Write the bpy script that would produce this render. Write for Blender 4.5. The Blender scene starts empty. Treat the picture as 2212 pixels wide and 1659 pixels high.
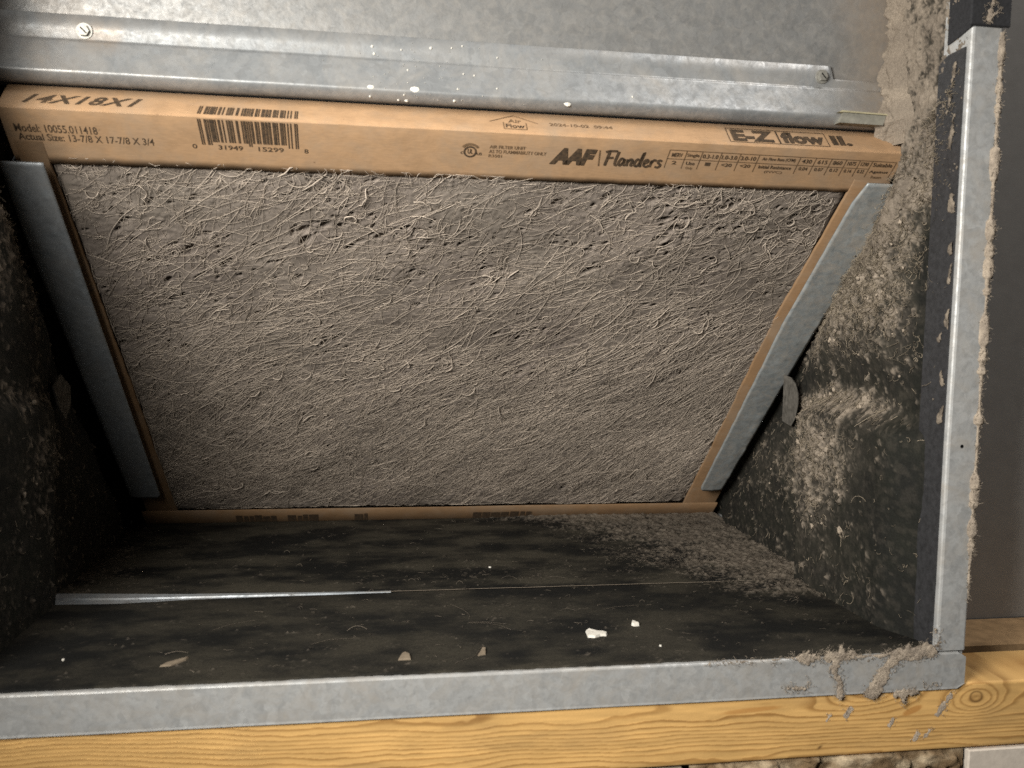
import bpy, math, random
import numpy as np
from mathutils import Matrix, Vector

# ------------------------------------------------------------------ camera, world, lamps, exposure
IN = 0.0254                      # all measures below are in inches, built in metres
sc = bpy.context.scene
C = sc.collection
rng = np.random.default_rng(7)
random.seed(7)

def camera():
    f, c = 1876.0, (1106.0, 829.5)
    Y = np.array([811 - c[0], 676 - c[1], f]); Y /= np.linalg.norm(Y)
    X = np.array([13000 - c[0], 910 - c[1], f]); X -= Y * X.dot(Y); X /= np.linalg.norm(X)
    Z = np.cross(X, Y)
    R = np.stack([X, Y, Z])
    right, up, back = R @ [1, 0, 0], R @ [0, -1, 0], R @ [0, 0, -1]
    cam = bpy.data.cameras.new('camera')
    cam.sensor_width = 36.0
    cam.lens = 36.0 * f / 2212.0
    cam.clip_start = 0.01
    cam.clip_end = 50.0
    cam.dof.use_dof = True
    cam.dof.focus_distance = 21.5 * IN
    cam.dof.aperture_fstop = 12.0
    o = bpy.data.objects.new('camera', cam)
    C.objects.link(o)
    m = Matrix(((right[0], up[0], back[0], 0), (right[1], up[1], back[1], -15.2 * IN),
                (right[2], up[2], back[2], 6.5 * IN), (0, 0, 0, 1)))
    o.matrix_world = m
    sc.camera = o
camera()

w = bpy.data.worlds.new('World'); sc.world = w; w.use_nodes = True
bg = w.node_tree.nodes['Background']
bg.inputs[0].default_value = (1.0, 0.93, 0.84, 1); bg.inputs[1].default_value = 0.026

def area_lamp(name, loc, target, size, watts, col, spread=180):
    l = bpy.data.lights.new(name, 'AREA'); l.shape = 'DISK'; l.size = size * IN; l.energy = watts; l.color = col; l.spread = math.radians(spread)
    o = bpy.data.objects.new(name, l); C.objects.link(o)
    o.location = Vector(loc) * IN
    o.rotation_euler = (Vector(target) - Vector(loc)).to_track_quat('-Z', 'Y').to_euler()
    return o
area_lamp('work_lamp', (-9.5, -14, 12.2), (7.0, 3, 6.0), 9.5, 2.4, (1.0, 0.965, 0.90), 95)
area_lamp('wall_fill_lamp', (22, -6, 40), (14, 3, 4), 12.0, 4.0, (1.0, 0.96, 0.92))  # added fill light, no real fixture: brightens the grey wall on the right

sc.view_settings.view_transform = 'Standard'
sc.view_settings.look = 'None'
sc.view_settings.exposure = 0.0
sc.view_settings.gamma = 1.0
sc.cycles.use_denoising = False
sc.cycles.max_bounces = 6

# ------------------------------------------------------------------ noise
_lat = np.random.default_rng(11).random((8, 256, 256))
def vnoise(x, y, k=0):
    x = np.asarray(x, float); y = np.asarray(y, float)
    xi = np.floor(x).astype(int); yi = np.floor(y).astype(int)
    fx = x - xi; fy = y - yi
    fx = fx * fx * fx * (fx * (fx * 6 - 15) + 10); fy = fy * fy * fy * (fy * (fy * 6 - 15) + 10)
    L = _lat[k % 8]
    a = L[xi % 256, yi % 256]; b = L[(xi + 1) % 256, yi % 256]
    c = L[xi % 256, (yi + 1) % 256]; d = L[(xi + 1) % 256, (yi + 1) % 256]
    return a + (b - a) * fx + (c - a) * fy + (a - b - c + d) * fx * fy
def fbm(x, y, o=4, k=0, g=0.5):
    s = 0; a = 1; t = 0
    for i in range(o):
        s = s + a * vnoise(x * 2 ** i + 17.3 * i, y * 2 ** i + 9.1 * i, k + i); t += a; a *= g
    return s / t
def sstep(a, b, x):
    t = np.clip((x - a) / (b - a), 0, 1); return t * t * (3 - 2 * t)
def mixc(a, b, t):
    t = np.asarray(t)[..., None]; return np.asarray(a) * (1 - t) + np.asarray(b) * t

# ------------------------------------------------------------------ object helpers
origin = {}
def thing(name, label, cat, loc=(0, 0, 0), group=None):
    o = bpy.data.objects.new(name, None); C.objects.link(o)
    o.location = Vector(loc) * IN; o.empty_display_size = 0.02
    o['label'] = label; o['category'] = cat
    if group: o['group'] = group
    origin[o.name] = np.array(loc, float)
    return o
def tag(o, label=None, cat=None, group=None, kind=None):
    if label: o['label'] = label
    if cat: o['category'] = cat
    if group: o['group'] = group
    if kind: o['kind'] = kind
    return o
def obj(name, V, Fc, mat, parent=None, col=None, smooth=False, base=None):
    """V (n,3) inches in world axes; Fc (m,3|4) array or list of polygons"""
    V = np.asarray(V, float)
    if parent is not None:
        og = origin[parent.name]
    elif base is not None:
        og = np.array(base, float)
    else:
        og = np.array([(V[:, 0].min() + V[:, 0].max()) / 2, (V[:, 1].min() + V[:, 1].max()) / 2, V[:, 2].min()])
    me = bpy.data.meshes.new(name)
    P = (V - og) * IN
    if isinstance(Fc, np.ndarray):
        n, k = Fc.shape
        me.vertices.add(len(P)); me.vertices.foreach_set('co', P.astype(np.float32).ravel())
        me.loops.add(n * k); me.loops.foreach_set('vertex_index', Fc.astype(np.int32).ravel())
        me.polygons.add(n); me.polygons.foreach_set('loop_start', np.arange(0, n * k, k, dtype=np.int32))
        me.update(calc_edges=True); me.validate()
    else:
        me.from_pydata([tuple(p) for p in P], [], [tuple(int(i) for i in q) for q in Fc]); me.update()
    if smooth:
        me.polygons.foreach_set('use_smooth', np.ones(len(me.polygons), bool))
    if col is not None:
        a = me.color_attributes.new('Col', 'FLOAT_COLOR', 'POINT')
        cc = np.ones((len(P), 4), np.float32); cc[:, :3] = np.asarray(col).reshape(-1, 3)
        a.data.foreach_set('color', cc.ravel())
    if mat: me.materials.append(mat)
    o = bpy.data.objects.new(name, me); C.objects.link(o)
    if parent is not None: o.parent = parent
    else: o.location = Vector(og) * IN
    origin[o.name] = og
    return o
def grid_faces(nr, nc):
    i = np.arange(nr * nc).reshape(nr, nc)
    return np.stack([i[:-1, :-1], i[:-1, 1:], i[1:, 1:], i[1:, :-1]], -1).reshape(-1, 4)
def grid(name, P, mat, parent=None, col=None, flip=False, smooth=True, base=None):
    nr, nc = P.shape[:2]
    Fc = grid_faces(nr, nc)
    if flip: Fc = Fc[:, ::-1].copy()
    return obj(name, P.reshape(-1, 3), Fc, mat, parent, None if col is None else col.reshape(-1, 3), smooth, base)
class MB:
    def __init__(s): s.v = []; s.f = []
    def add(s, V, Fc):
        n = len(s.v); s.v += [tuple(p) for p in V]; s.f += [tuple(i + n for i in q) for q in Fc]; return s
    def box(s, a, b):
        x0, y0, z0 = a; x1, y1, z1 = b
        return s.add([(x0, y0, z0), (x1, y0, z0), (x1, y1, z0), (x0, y1, z0), (x0, y0, z1), (x1, y0, z1), (x1, y1, z1), (x0, y1, z1)],
                     [(0, 3, 2, 1), (4, 5, 6, 7), (0, 1, 5, 4), (1, 2, 6, 5), (2, 3, 7, 6), (3, 0, 4, 7)])
    def bevbox(s, a, b, r):
        """box with chamfered edges"""
        a = np.array(a, float); b = np.array(b, float); c = (a + b) / 2; h = (b - a) / 2
        V = []; key = {}
        for sx in (-1, 1):
            for sy in (-1, 1):
                for sz in (-1, 1):
                    sg = np.array([sx, sy, sz])
                    for ax in range(3):
                        p = h - r; p[ax] = h[ax]
                        key[(sx, sy, sz, ax)] = len(V); V.append(c + sg * p)
        Fc = []
        for ax in range(3):
            o = [i for i in range(3) if i != ax]
            for sg in (-1, 1):
                q = []
                for (p, r2) in ((-1, -1), (1, -1), (1, 1), (-1, 1)):
                    k = [0, 0, 0]; k[ax] = sg; k[o[0]] = p; k[o[1]] = r2; q.append(key[(*k, ax)])
                Fc.append(q)
        for ax in range(3):
            o = [i for i in range(3) if i != ax]
            for p in (-1, 1):
                for r2 in (-1, 1):
                    k0 = [0, 0, 0]; k0[o[0]] = p; k0[o[1]] = r2; k0[ax] = -1
                    k1 = list(k0); k1[ax] = 1
                    Fc.append([key[(*k0, o[0])], key[(*k1, o[0])], key[(*k1, o[1])], key[(*k0, o[1])]])
        for sx in (-1, 1):
            for sy in (-1, 1):
                for sz in (-1, 1): Fc.append([key[(sx, sy, sz, 0)], key[(sx, sy, sz, 1)], key[(sx, sy, sz, 2)]])
        s.add(V, Fc); return s
    def extrude_x(s, prof, x0, x1, closed=True):
        n = len(prof)
        V = [(x0, p[0], p[1]) for p in prof] + [(x1, p[0], p[1]) for p in prof]
        Fc = [(i, (i + 1) % n, n + (i + 1) % n, n + i) for i in range(n if closed else n - 1)]
        if closed: Fc += [tuple(range(n - 1, -1, -1)), tuple(range(n, 2 * n))]
        return s.add(V, Fc)
    def prism(s, poly, d):
        """poly: list of 3d points (planar), extruded by vector d"""
        n = len(poly); V = [np.array(p, float) for p in poly]; V = V + [p + np.array(d, float) for p in V]
        Fc = [tuple(range(n - 1, -1, -1)), tuple(range(n, 2 * n))] + [(i, (i + 1) % n, n + (i + 1) % n, n + i) for i in range(n)]
        return s.add(V, Fc)
    def cyl(s, c, ax, r0, r1, h, n=20):
        ax = np.array(ax, float); ax /= np.linalg.norm(ax)
        a = np.cross(ax, [0, 0, 1] if abs(ax[2]) < .9 else [1, 0, 0]); a /= np.linalg.norm(a); b = np.cross(ax, a)
        V = []
        for k, r in ((0, r0), (h, r1)):
            for i in range(n):
                t = 2 * math.pi * i / n; V.append(np.array(c) + ax * k + r * (a * math.cos(t) + b * math.sin(t)))
        Fc = [(i, (i + 1) % n, n + (i + 1) % n, n + i) for i in range(n)] + [tuple(range(n - 1, -1, -1)), tuple(range(n, 2 * n))]
        return s.add(V, Fc)
    def build(s, name, mat, parent=None, smooth=False, base=None):
        o = obj(name, s.v, s.f, mat, parent, None, False, base)
        import bmesh
        bm = bmesh.new(); bm.from_mesh(o.data); bmesh.ops.recalc_face_normals(bm, faces=bm.faces); bm.to_mesh(o.data); bm.free()
        if smooth:
            for p in o.data.polygons: p.use_smooth = True
        return o
def tubes(P, r, col=None):
    """P (n,k,3) polylines, r (n,) or (n,k) radius -> V, F, col"""
    n, k, _ = P.shape
    r = np.asarray(r, float)
    if r.ndim == 1: r = np.repeat(r[:, None], k, 1)
    T = np.gradient(P, axis=1); T /= np.linalg.norm(T, axis=2, keepdims=True) + 1e-9
    ref = np.array([.31, .52, .79]); A = np.cross(T, ref); A /= np.linalg.norm(A, axis=2, keepdims=True) + 1e-9
    B = np.cross(T, A)
    rings = []
    for j in range(3):
        t = 2 * math.pi * j / 3
        rings.append(P + (A * math.cos(t) + B * math.sin(t)) * r[..., None])
    V = np.stack(rings, 2).reshape(-1, 3)
    idx = np.arange(n * k * 3).reshape(n, k, 3)
    Fc = []
    for j in range(3):
        j2 = (j + 1) % 3
        Fc.append(np.stack([idx[:, :-1, j], idx[:, :-1, j2], idx[:, 1:, j2], idx[:, 1:, j]], -1).reshape(-1, 4))
    Fc = np.concatenate(Fc)
    cc = None if col is None else np.repeat(np.asarray(col).reshape(n, 3), k * 3, 0)
    return V, Fc, cc
def joinm(parts):
    V = []; Fc = []; Cc = []; n = 0
    for v, f, c in parts:
        V.append(v); Fc.append(f + n); n += len(v); Cc.append(c)
    return np.concatenate(V), np.concatenate(Fc), (np.concatenate(Cc) if Cc[0] is not None else None)

# ------------------------------------------------------------------ materials
def newmat(name, rough=0.8, metal=0.0, spec=0.5):
    m = bpy.data.materials.new(name); m.use_nodes = True
    nt = m.node_tree; b = nt.nodes['Principled BSDF']
    b.inputs['Roughness'].default_value = rough; b.inputs['Metallic'].default_value = metal
    b.inputs['Specular IOR Level'].default_value = spec
    return m, nt, b
def N(nt, t, **kw):
    n = nt.nodes.new(t)
    for k, v in kw.items():
        if k in n.inputs: n.inputs[k].default_value = v
        else: setattr(n, k, v)
    return n
def coords(nt, scale=(1, 1, 1)):
    tc = N(nt, 'ShaderNodeTexCoord'); mp = N(nt, 'ShaderNodeMapping')
    mp.inputs['Scale'].default_value = [s / IN for s in scale]
    nt.links.new(tc.outputs['Object'], mp.inputs['Vector']); return mp.outputs['Vector']
def noise(nt, vec, scale, detail=4, rough=.5, dist=0):
    n = N(nt, 'ShaderNodeTexNoise'); n.inputs['Scale'].default_value = scale; n.inputs['Detail'].default_value = detail
    n.inputs['Roughness'].default_value = rough; n.inputs['Distortion'].default_value = dist
    nt.links.new(vec, n.inputs['Vector']); return n.outputs['Fac']
def ramp(nt, fac, stops):
    r = N(nt, 'ShaderNodeValToRGB'); e = r.color_ramp.elements
    while len(e) < len(stops): e.new(0.5)
    for i, (p, c) in enumerate(stops):
        e[i].position = p; e[i].color = (*c, 1) if len(c) == 3 else c
    nt.links.new(fac, r.inputs['Fac']); return r.outputs['Color']
def mix(nt, a, b, fac, mode='MIX'):
    m = N(nt, 'ShaderNodeMix', data_type='RGBA', blend_type=mode)
    for s, v in ((6, a), (7, b)):
        if hasattr(v, 'is_linked') or isinstance(v, bpy.types.NodeSocket): nt.links.new(v, m.inputs[s])
        else: m.inputs[s].default_value = (*v, 1)
    if isinstance(fac, bpy.types.NodeSocket): nt.links.new(fac, m.inputs[0])
    else: m.inputs[0].default_value = fac
    return m.outputs[2]
def bump(nt, b, h, strength, dist):
    n = N(nt, 'ShaderNodeBump'); n.inputs['Strength'].default_value = strength; n.inputs['Distance'].default_value = dist * IN
    nt.links.new(h, n.inputs['Height']); nt.links.new(n.outputs['Normal'], b.inputs['Normal'])

def mat_galv(name, tint=(0.50, 0.52, 0.53), dust=0.35, metal=0.55, attr=False, ds=1.1):
    m, nt, b = newmat(name, .42, metal)
    v = coords(nt)
    vo = N(nt, 'ShaderNodeTexVoronoi'); vo.inputs['Scale'].default_value = 8.0
    nn = N(nt, 'ShaderNodeTexNoise'); nn.inputs['Scale'].default_value = 3.0; nn.inputs['Detail'].default_value = 3
    nt.links.new(v, nn.inputs['Vector'])
    wv = N(nt, 'ShaderNodeMix', data_type='VECTOR'); wv.inputs[0].default_value = .28
    nt.links.new(v, wv.inputs[4]); nt.links.new(nn.outputs['Color'], wv.inputs[5]); nt.links.new(wv.outputs[1], vo.inputs['Vector'])
    bw = N(nt, 'ShaderNodeRGBToBW'); nt.links.new(vo.outputs['Color'], bw.inputs[0])
    sp = ramp(nt, bw.outputs[0], [(0, tuple(c * .87 for c in tint)), (1, tuple(min(1, c * 1.12) for c in tint))])
    n1 = noise(nt, v, 6.0, 6, .7, .6)
    c1 = mix(nt, sp, tuple(c * .55 for c in tint), ramp(nt, n1, [(.44, (0, 0, 0)), (.70, (.75, .75, .75))]))
    n2 = noise(nt, v, ds, 6, .68, .8)
    dm = ramp(nt, n2, [(.42, (0, 0, 0)), (.72, (dust, dust, dust))])
    c2 = mix(nt, c1, (.33, .30, .26), dm)
    if attr:                                   # settled dust, amount given per vertex
        at_ = N(nt, 'ShaderNodeVertexColor'); at_.layer_name = 'Col'
        n3 = noise(nt, v, 7.0, 5, .7)
        am = mix(nt, at_.outputs[0], ramp(nt, n3, [(.3, (.55, .55, .55)), (.7, (1.35, 1.35, 1.35))]), 1.0, 'MULTIPLY')
        bw2 = N(nt, 'ShaderNodeRGBToBW'); nt.links.new(am, bw2.inputs[0])
        c2 = mix(nt, c2, (.285, .245, .205), bw2.outputs[0])
    nt.links.new(c2, b.inputs['Base Color'])
    rr = ramp(nt, n1, [(.3, (.34, .34, .34)), (.75, (.62, .62, .62))]); nt.links.new(rr, b.inputs['Roughness'])
    mt = mix(nt, (metal, metal, metal), (0.05, .05, .05), dm); nt.links.new(mt, b.inputs['Metallic'])
    bump(nt, b, noise(nt, v, 9, 5, .6), .12, .03)
    return m
GALV = mat_galv('galvanised_steel', (.44, .445, .44), .7, .3, False, 1.8)
GALV_RAIL = mat_galv('old_galvanised_steel', (.27, .28, .285), .5, .4, True)
GALV_DUSTY = mat_galv('dusty_galvanised_steel', (.33, .355, .36), .95, .3, False, 4.5)
GALV_BLUE = mat_galv('rail_galvanised_steel', (.37, .40, .425), .45, .3)
SHEET = mat_galv('sheet_steel', (.225, .225, .22), .35, .4, True, 4.0)

def mat_col(name, rough=.9, spec=.2, nscale=30, namp=.35, bstr=.4, bdist=.02, sheen=0.0):
    m, nt, b = newmat(name, rough, 0, spec)
    a = N(nt, 'ShaderNodeVertexColor'); a.layer_name = 'Col'
    v = coords(nt); n = noise(nt, v, nscale, 5, .65)
    c = mix(nt, a.outputs[0], ramp(nt, n, [(.25, (1 - namp,) * 3), (.75, (1 + namp * .6,) * 3)]), 1.0, 'MULTIPLY')
    nt.links.new(c, b.inputs['Base Color'])
    if bstr: bump(nt, b, n, bstr, bdist)
    if sheen:
        b.inputs['Sheen Weight'].default_value = sheen
    return m
LINT = mat_col('grey_lint', .95, .1, 34, .4, .7, .03)
LINER = mat_col('black_duct_liner', .80, .18, 26, .45, .6, .02)
MATM = mat_col('dust_loaded_mat', .95, .08, 55, .45, .35, .012)
FIBRE = mat_col('dusty_fibre', .95, .1, 20, .2, 0)
WOOD = mat_col('pine_wood', .55, .35, 40, .10, .15, .006)

def mat_plain(name, c, rough=.8, spec=.3, amp=.25, scale=8, metal=0, b_=.2):
    m, nt, b = newmat(name, rough, metal, spec)
    v = coords(nt); n = noise(nt, v, scale, 6, .65)
    col = ramp(nt, n, [(.25, tuple(k * (1 - amp) for k in c)), (.75, tuple(min(1, k * (1 + amp)) for k in c))])
    nt.links.new(col, b.inputs['Base Color'])
    if b_: bump(nt, b, n, b_, .02)
    return m
def mat_card(name, c=(.365, .230, .128)):
    m, nt, b = newmat(name, .78, 0, .25)
    v = coords(nt); n = noise(nt, v, 2.2, 6, .65, .4); f = noise(nt, coords(nt, (6, 40, 40)), 1.0, 3, .5)
    c1 = ramp(nt, n, [(.25, tuple(k * .84 for k in c)), (.5, c), (.78, tuple(k * 1.13 for k in c))])
    c2 = mix(nt, c1, ramp(nt, f, [(.3, (.9, .9, .9)), (.7, (1.06, 1.05, 1.04))]), 1.0, 'MULTIPLY')
    sp = noise(nt, v, 5.5, 2, .5)
    c3 = mix(nt, c2, (.14, .07, .03), ramp(nt, sp, [(.765, (0, 0, 0)), (.80, (.75, .75, .75))]))
    dn = noise(nt, v, .9, 6, .7, .5)
    c3 = mix(nt, c3, (.27, .215, .16), ramp(nt, dn, [(.45, (0, 0, 0)), (.75, (.55, .55, .55))]))
    nt.links.new(c3, b.inputs['Base Color']); bump(nt, b, n, .15, .03)
    return m
CARD = mat_card('brown_cardboard')
def mat_ink():
    m, nt, b = newmat('printing_ink', .8, 0, .2)
    n = noise(nt, coords(nt), 14, 4, .7)
    nt.links.new(ramp(nt, n, [(.35, (.035, .026, .018)), (.75, (.11, .07, .04))]), b.inputs['Base Color'])
    return m
INK = mat_ink()
CARD_DIRTY = mat_card('dirty_cardboard', (.25, .152, .080))
def mat_ink2():
    m, nt, b = newmat('faded_printing_ink', .8, 0, .2)
    n = noise(nt, coords(nt), 14, 4, .7)
    nt.links.new(ramp(nt, n, [(.3, (.10, .065, .04)), (.75, (.20, .125, .065))]), b.inputs['Base Color'])
    return m
INK2 = mat_ink2()
SCREW = mat_plain('screw_zinc', (.30, .29, .26), .5, .5, .35, 12, .5, .1)
WHITE = mat_plain('white_plaster', (.66, .63, .56), .8, .3, .12, 14)
PLATE = mat_plain('pale_plastic_tab', (.10, .092, .080), .9, .1, .6, 6)
FOAM = mat_plain('black_foam', (.022, .022, .024), .85, .3, .4, 18)
BLACKSTRIP = mat_plain('black_trim', (.028, .028, .03), .55, .5, .5, 10)
WALLM = mat_plain('grey_painted_wall', (.34, .325, .305), .85, .2, .08, 3)
DRYW = mat_plain('white_gypsum', (.62, .55, .47), .9, .2, .12, 7)
HOLE = mat_plain('dark_hole', (.004, .004, .004), 1, 0, .1, 5, 0, 0)

DUST = np.array([.33, .275, .215]); DUST2 = np.array([.27, .225, .18]); BLK = np.array([.0105, .0105, .0095])

# ------------------------------------------------------------------ the setting beside the cabinet
def struct(o, label=None):
    o['kind'] = 'structure'
    if label: o['label'] = label
    return o
wl = MB().box((11.8, 3.6, -.70), (26, 4.1, 18)).build('wall', WALLM); struct(wl, 'grey painted wall behind the right side of the cabinet')

# ------------------------------------------------------------------ cabinet
cab = thing('air_handler_cabinet', 'galvanised steel air handler cabinet with open front and black dusty lining', 'air handler', (2.0, 6.5, -.75))
XL, XR = -7.05, 11.05
# outer shell sheets
for nm, a, b in (('side_panel', (11.58, .06, -.62), (11.62, 13.4, 16)), ('side_panel', (-7.62, .06, -.62), (-7.58, 13.4, 16)),
                 ('back_panel', (-7.57, 13.36, -.62), (11.57, 13.4, 16)), ('top_panel', (-7.62, 2.7, 16.01), (11.62, 13.4, 16.05)),
                 ('bottom_panel', (-7.57, .07, -.60), (11.57, 13.35, -.56))):
    MB().box(a, b).build(nm, GALV, cab)
# sill : folded flange along the bottom front
def sill():
    prof = [(-.012, -.70), (-.02, -.74), (.02, -.75), (.05, -.75), (.05, -.70), (.035, -.03), (.16, -.012), (.6, -.012), (.6, .008), (.05, .012), (.02, .010), (-.004, -.006), (-.014, -.03)]
    n = len(prof); xs = np.linspace(-7.65, 11.66, 120)
    rr = .14
    P = []
    for x in xs:
        for (y, z) in prof:
            d = x - (11.66 - rr); zz = z
            if d > 0:                      # rounded right corners
                k = rr - math.sqrt(max(rr * rr - d * d, 0))
                zz = min(max(z, -.75 + k * .8), .012 - k * .8) if y < .3 else z
            P.append((x, y + .004 * math.sin(x * 1.7) - .004 * (fbm(np.array(x * 2.), np.array(3.), 2) - .5), zz))
    m = MB(); Fc = []
    for i in range(len(xs) - 1):
        for j in range(n): Fc.append((i * n + j, i * n + (j + 1) % n, (i + 1) * n + (j + 1) % n, (i + 1) * n + j))
    Fc += [tuple(range(n)), tuple(range((len(xs) - 1) * n, len(xs) * n))]
    m.add(P, Fc); return m.build('bottom_sill', GALV, cab)
sill()
# vertical flanges at the front
def vflange(x0, x1, sgn, ztop):
    # profile in (x,y); front face with rounded bend on the inner side and a return inwards
    if sgn > 0:
        prof = [(x1, .05), (x1, 0), (x1 - .03, -.012), (x0 + .06, -.012), (x0 + .025, 0.004), (x0 + .006, .03), (x0, .07), (x0, .8), (x0 + .03, .8), (x0 + .03, .08), (x0 + .06, .03), (x1 - .05, .03), (x1 - .05, .05)]
    else:
        prof = [(x0, .05), (x0, 0), (x0 + .03, -.012), (x1 - .06, -.012), (x1 - .025, 0.004), (x1 - .006, .03), (x1, .07), (x1, .8), (x1 - .03, .8), (x1 - .03, .08), (x1 - .06, .03), (x0 + .05, .03), (x0 + .05, .05)]
    m = MB(); n = len(prof); zs = np.linspace(.045, ztop, 60); V = []; Fc = []
    for z in zs:
        for i, (x, y) in enumerate(prof): V.append((x + .006 * math.sin(z * 1.1) + (.004 * (vnoise(z * 3, 2.0) - .5)), y, z))
    for i in range(len(zs) - 1):
        for j in range(n): Fc.append((i * n + j, i * n + (j + 1) % n, (i + 1) * n + (j + 1) % n, (i + 1) * n + j))
    Fc += [tuple(range(n)), tuple(range((len(zs) - 1) * n, len(zs) * n))]
    m.add(V, Fc); return m.build('side_flange', GALV, cab)
flR = vflange(10.99, 11.62, 1, 15.9)
tag(flR, 'galvanised front flange with lint along its outer edge')
vflange(-7.62, -7.0, -1, 15.9)
# screw hole in the right flange
MB().cyl((11.29, -.0135, 4.13), (0, -1, 0), .036, .036, .002, 14).build('screw_hole', HOLE, flR)
# black trim on the return of the right flange, foam over the top of the flange
m = MB(); m.prism([(10.955, .10, .06), (10.955, .86, .06), (10.955, .88, 11.58), (10.955, .62, 11.70), (10.955, .12, 11.72)], (.03, 0, 0)); m.build('black_trim_strip', BLACKSTRIP, cab)
m = MB(); m.prism([(-7.0, .10, .06), (-7.0, .86, .06), (-7.0, .88, 11.58), (-7.0, .12, 11.72)], (.03, 0, 0)); m.build('black_trim_strip', BLACKSTRIP, cab)
m = MB(); m.bevbox((10.90, -.075, 12.06), (11.74, -.016, 16), .025); fg = m.build('foam_gasket', FOAM, cab)
m = MB(); m.prism([(10.96, -.012, 12.05), (10.96, .32, 11.96), (10.96, .66, 11.90), (10.96, .66, 15.9), (10.96, -.012, 15.9)], (.025, 0, 0)); m.build('foam_gasket', FOAM, cab)

# ---- upper panel and top rail
def corner_dust(X, Z):
    d = sstep(9.5, 11.0, X + .9 * (fbm(X * 1.2, Z * 1.2, 4, 2) - .5) + .15 * np.abs(Z - 11.5)) * .95
    d = np.maximum(d, .75 * sstep(.35, .8, np.exp(-(((X + 5.15) / .55) ** 2 + ((Z - 11.6) / .38) ** 2)) + .35 * (fbm(X * 4, Z * 4, 4, 5) - .5)))
    d = np.maximum(d, .45 * (1 - sstep(-6.6, -4.0, X)) * sstep(.35, .7, fbm(X * 2, Z * 2, 4, 1)))
    return np.clip(d, 0, 1)
def upper_panel():
    x = np.linspace(-7.0, 11.0, 160); z = np.linspace(11.7, 15.9, 50)
    X, Z = np.meshgrid(x, z)
    Y = 2.70 + .02 * (fbm(X * .5, Z * .7, 3, 2) - .5) + .003 * (fbm(X * 6, Z * 6, 3, 1) - .5)
    du = corner_dust(X, Z)
    return grid('upper_panel', np.stack([X, Y, Z], -1), SHEET, cab, np.repeat(du[..., None], 3, -1))
upper_panel()
def top_rail():
    prof = [(2.9, 10.66), (2.62, 10.66), (2.53, 10.675), (2.46, 10.715), (2.40, 10.765), (2.358, 10.815), (2.342, 10.85), (2.345, 10.87), (2.36, 10.90),
            (2.46, 11.14), (2.545, 11.43), (2.56, 11.462), (2.578, 11.475), (2.60, 11.482), (2.606, 11.52), (2.61, 11.70), (2.612, 11.955), (2.632, 11.965), (2.65, 11.955), (2.65, 11.45)]
    n = len(prof); xs = np.linspace(-7.0, 10.95, 240); V = []; Fc = []
    for x in xs:
        cut = 1.0
        for (y, z) in prof:
            zz = z
            if x > 9.62 and z > 11.62: zz = 11.62 + (z - 11.62) * .2
            yy = y + .010 * (fbm(np.array(x * 1.3), np.array(z * 2), 3, 3) - .5)
            V.append((x, yy, zz + .012 * (vnoise(x * .6, 5.5) - .5)))
    for i in range(len(xs) - 1):
        for j in range(n - 1): Fc.append((i * n + j, (i + 1) * n + j, (i + 1) * n + j + 1, i * n + j + 1))
    V = np.array(V); du = corner_dust(V[:, 0], V[:, 2])
    o = obj('top_rail', V, np.array(Fc)[:, ::-1].copy(), GALV_RAIL, cab, np.repeat(du[:, None], 3, 1), False)
    return o
tr = top_rail()
def screw(x, y, z, tilt):
    ax = np.array([.05 * tilt, -1, -.1 * tilt]); ax /= np.linalg.norm(ax)
    c = np.array([x, y, z])
    m = MB(); m.cyl(c, ax, .150, .144, .025, 24)                      # washer
    m.cyl(c + ax * .025, ax, .112, .098, .07, 6)                    # hexagonal head
    o = m.build('screw', SCREW, cab)
    d = np.array([.7, 0, .7]); p = np.cross(ax, d); p /= np.linalg.norm(p); q = np.cross(p, ax)
    b = c + ax * .0955
    MB().prism([b + p * .075 + q * .012, b - p * .075 + q * .012, b - p * .075 - q * .012, b + p * .075 - q * .012], ax * .002).build('slot', HOLE, o)
    return o
screw(-5.42, 2.595, 11.66, 1.0)
screw(9.40, 2.60, 11.72, .4)
# clip at the right end over the filter edge
m = MB(); m.prism([(9.66, 2.24, 10.70), (10.66, 2.24, 10.69), (10.74, 2.28, 10.90), (9.76, 2.28, 10.92)], (0, .22, .0))
m.build('filter_clip', mat_plain('dull_clip_metal', (.27, .26, .22), .5, .4, .3, 6, .3), cab)
m = MB(); m.prism([(9.64, 2.25, 10.925), (10.78, 2.25, 10.905), (10.74, 2.25, 10.935), (9.72, 2.25, 10.96)], (0, .22, .0)); m.build('clip_flap', mat_plain('yellowed_metal', (.42, .38, .25), .55, .4, .2, 6, .2), cab)

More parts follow.
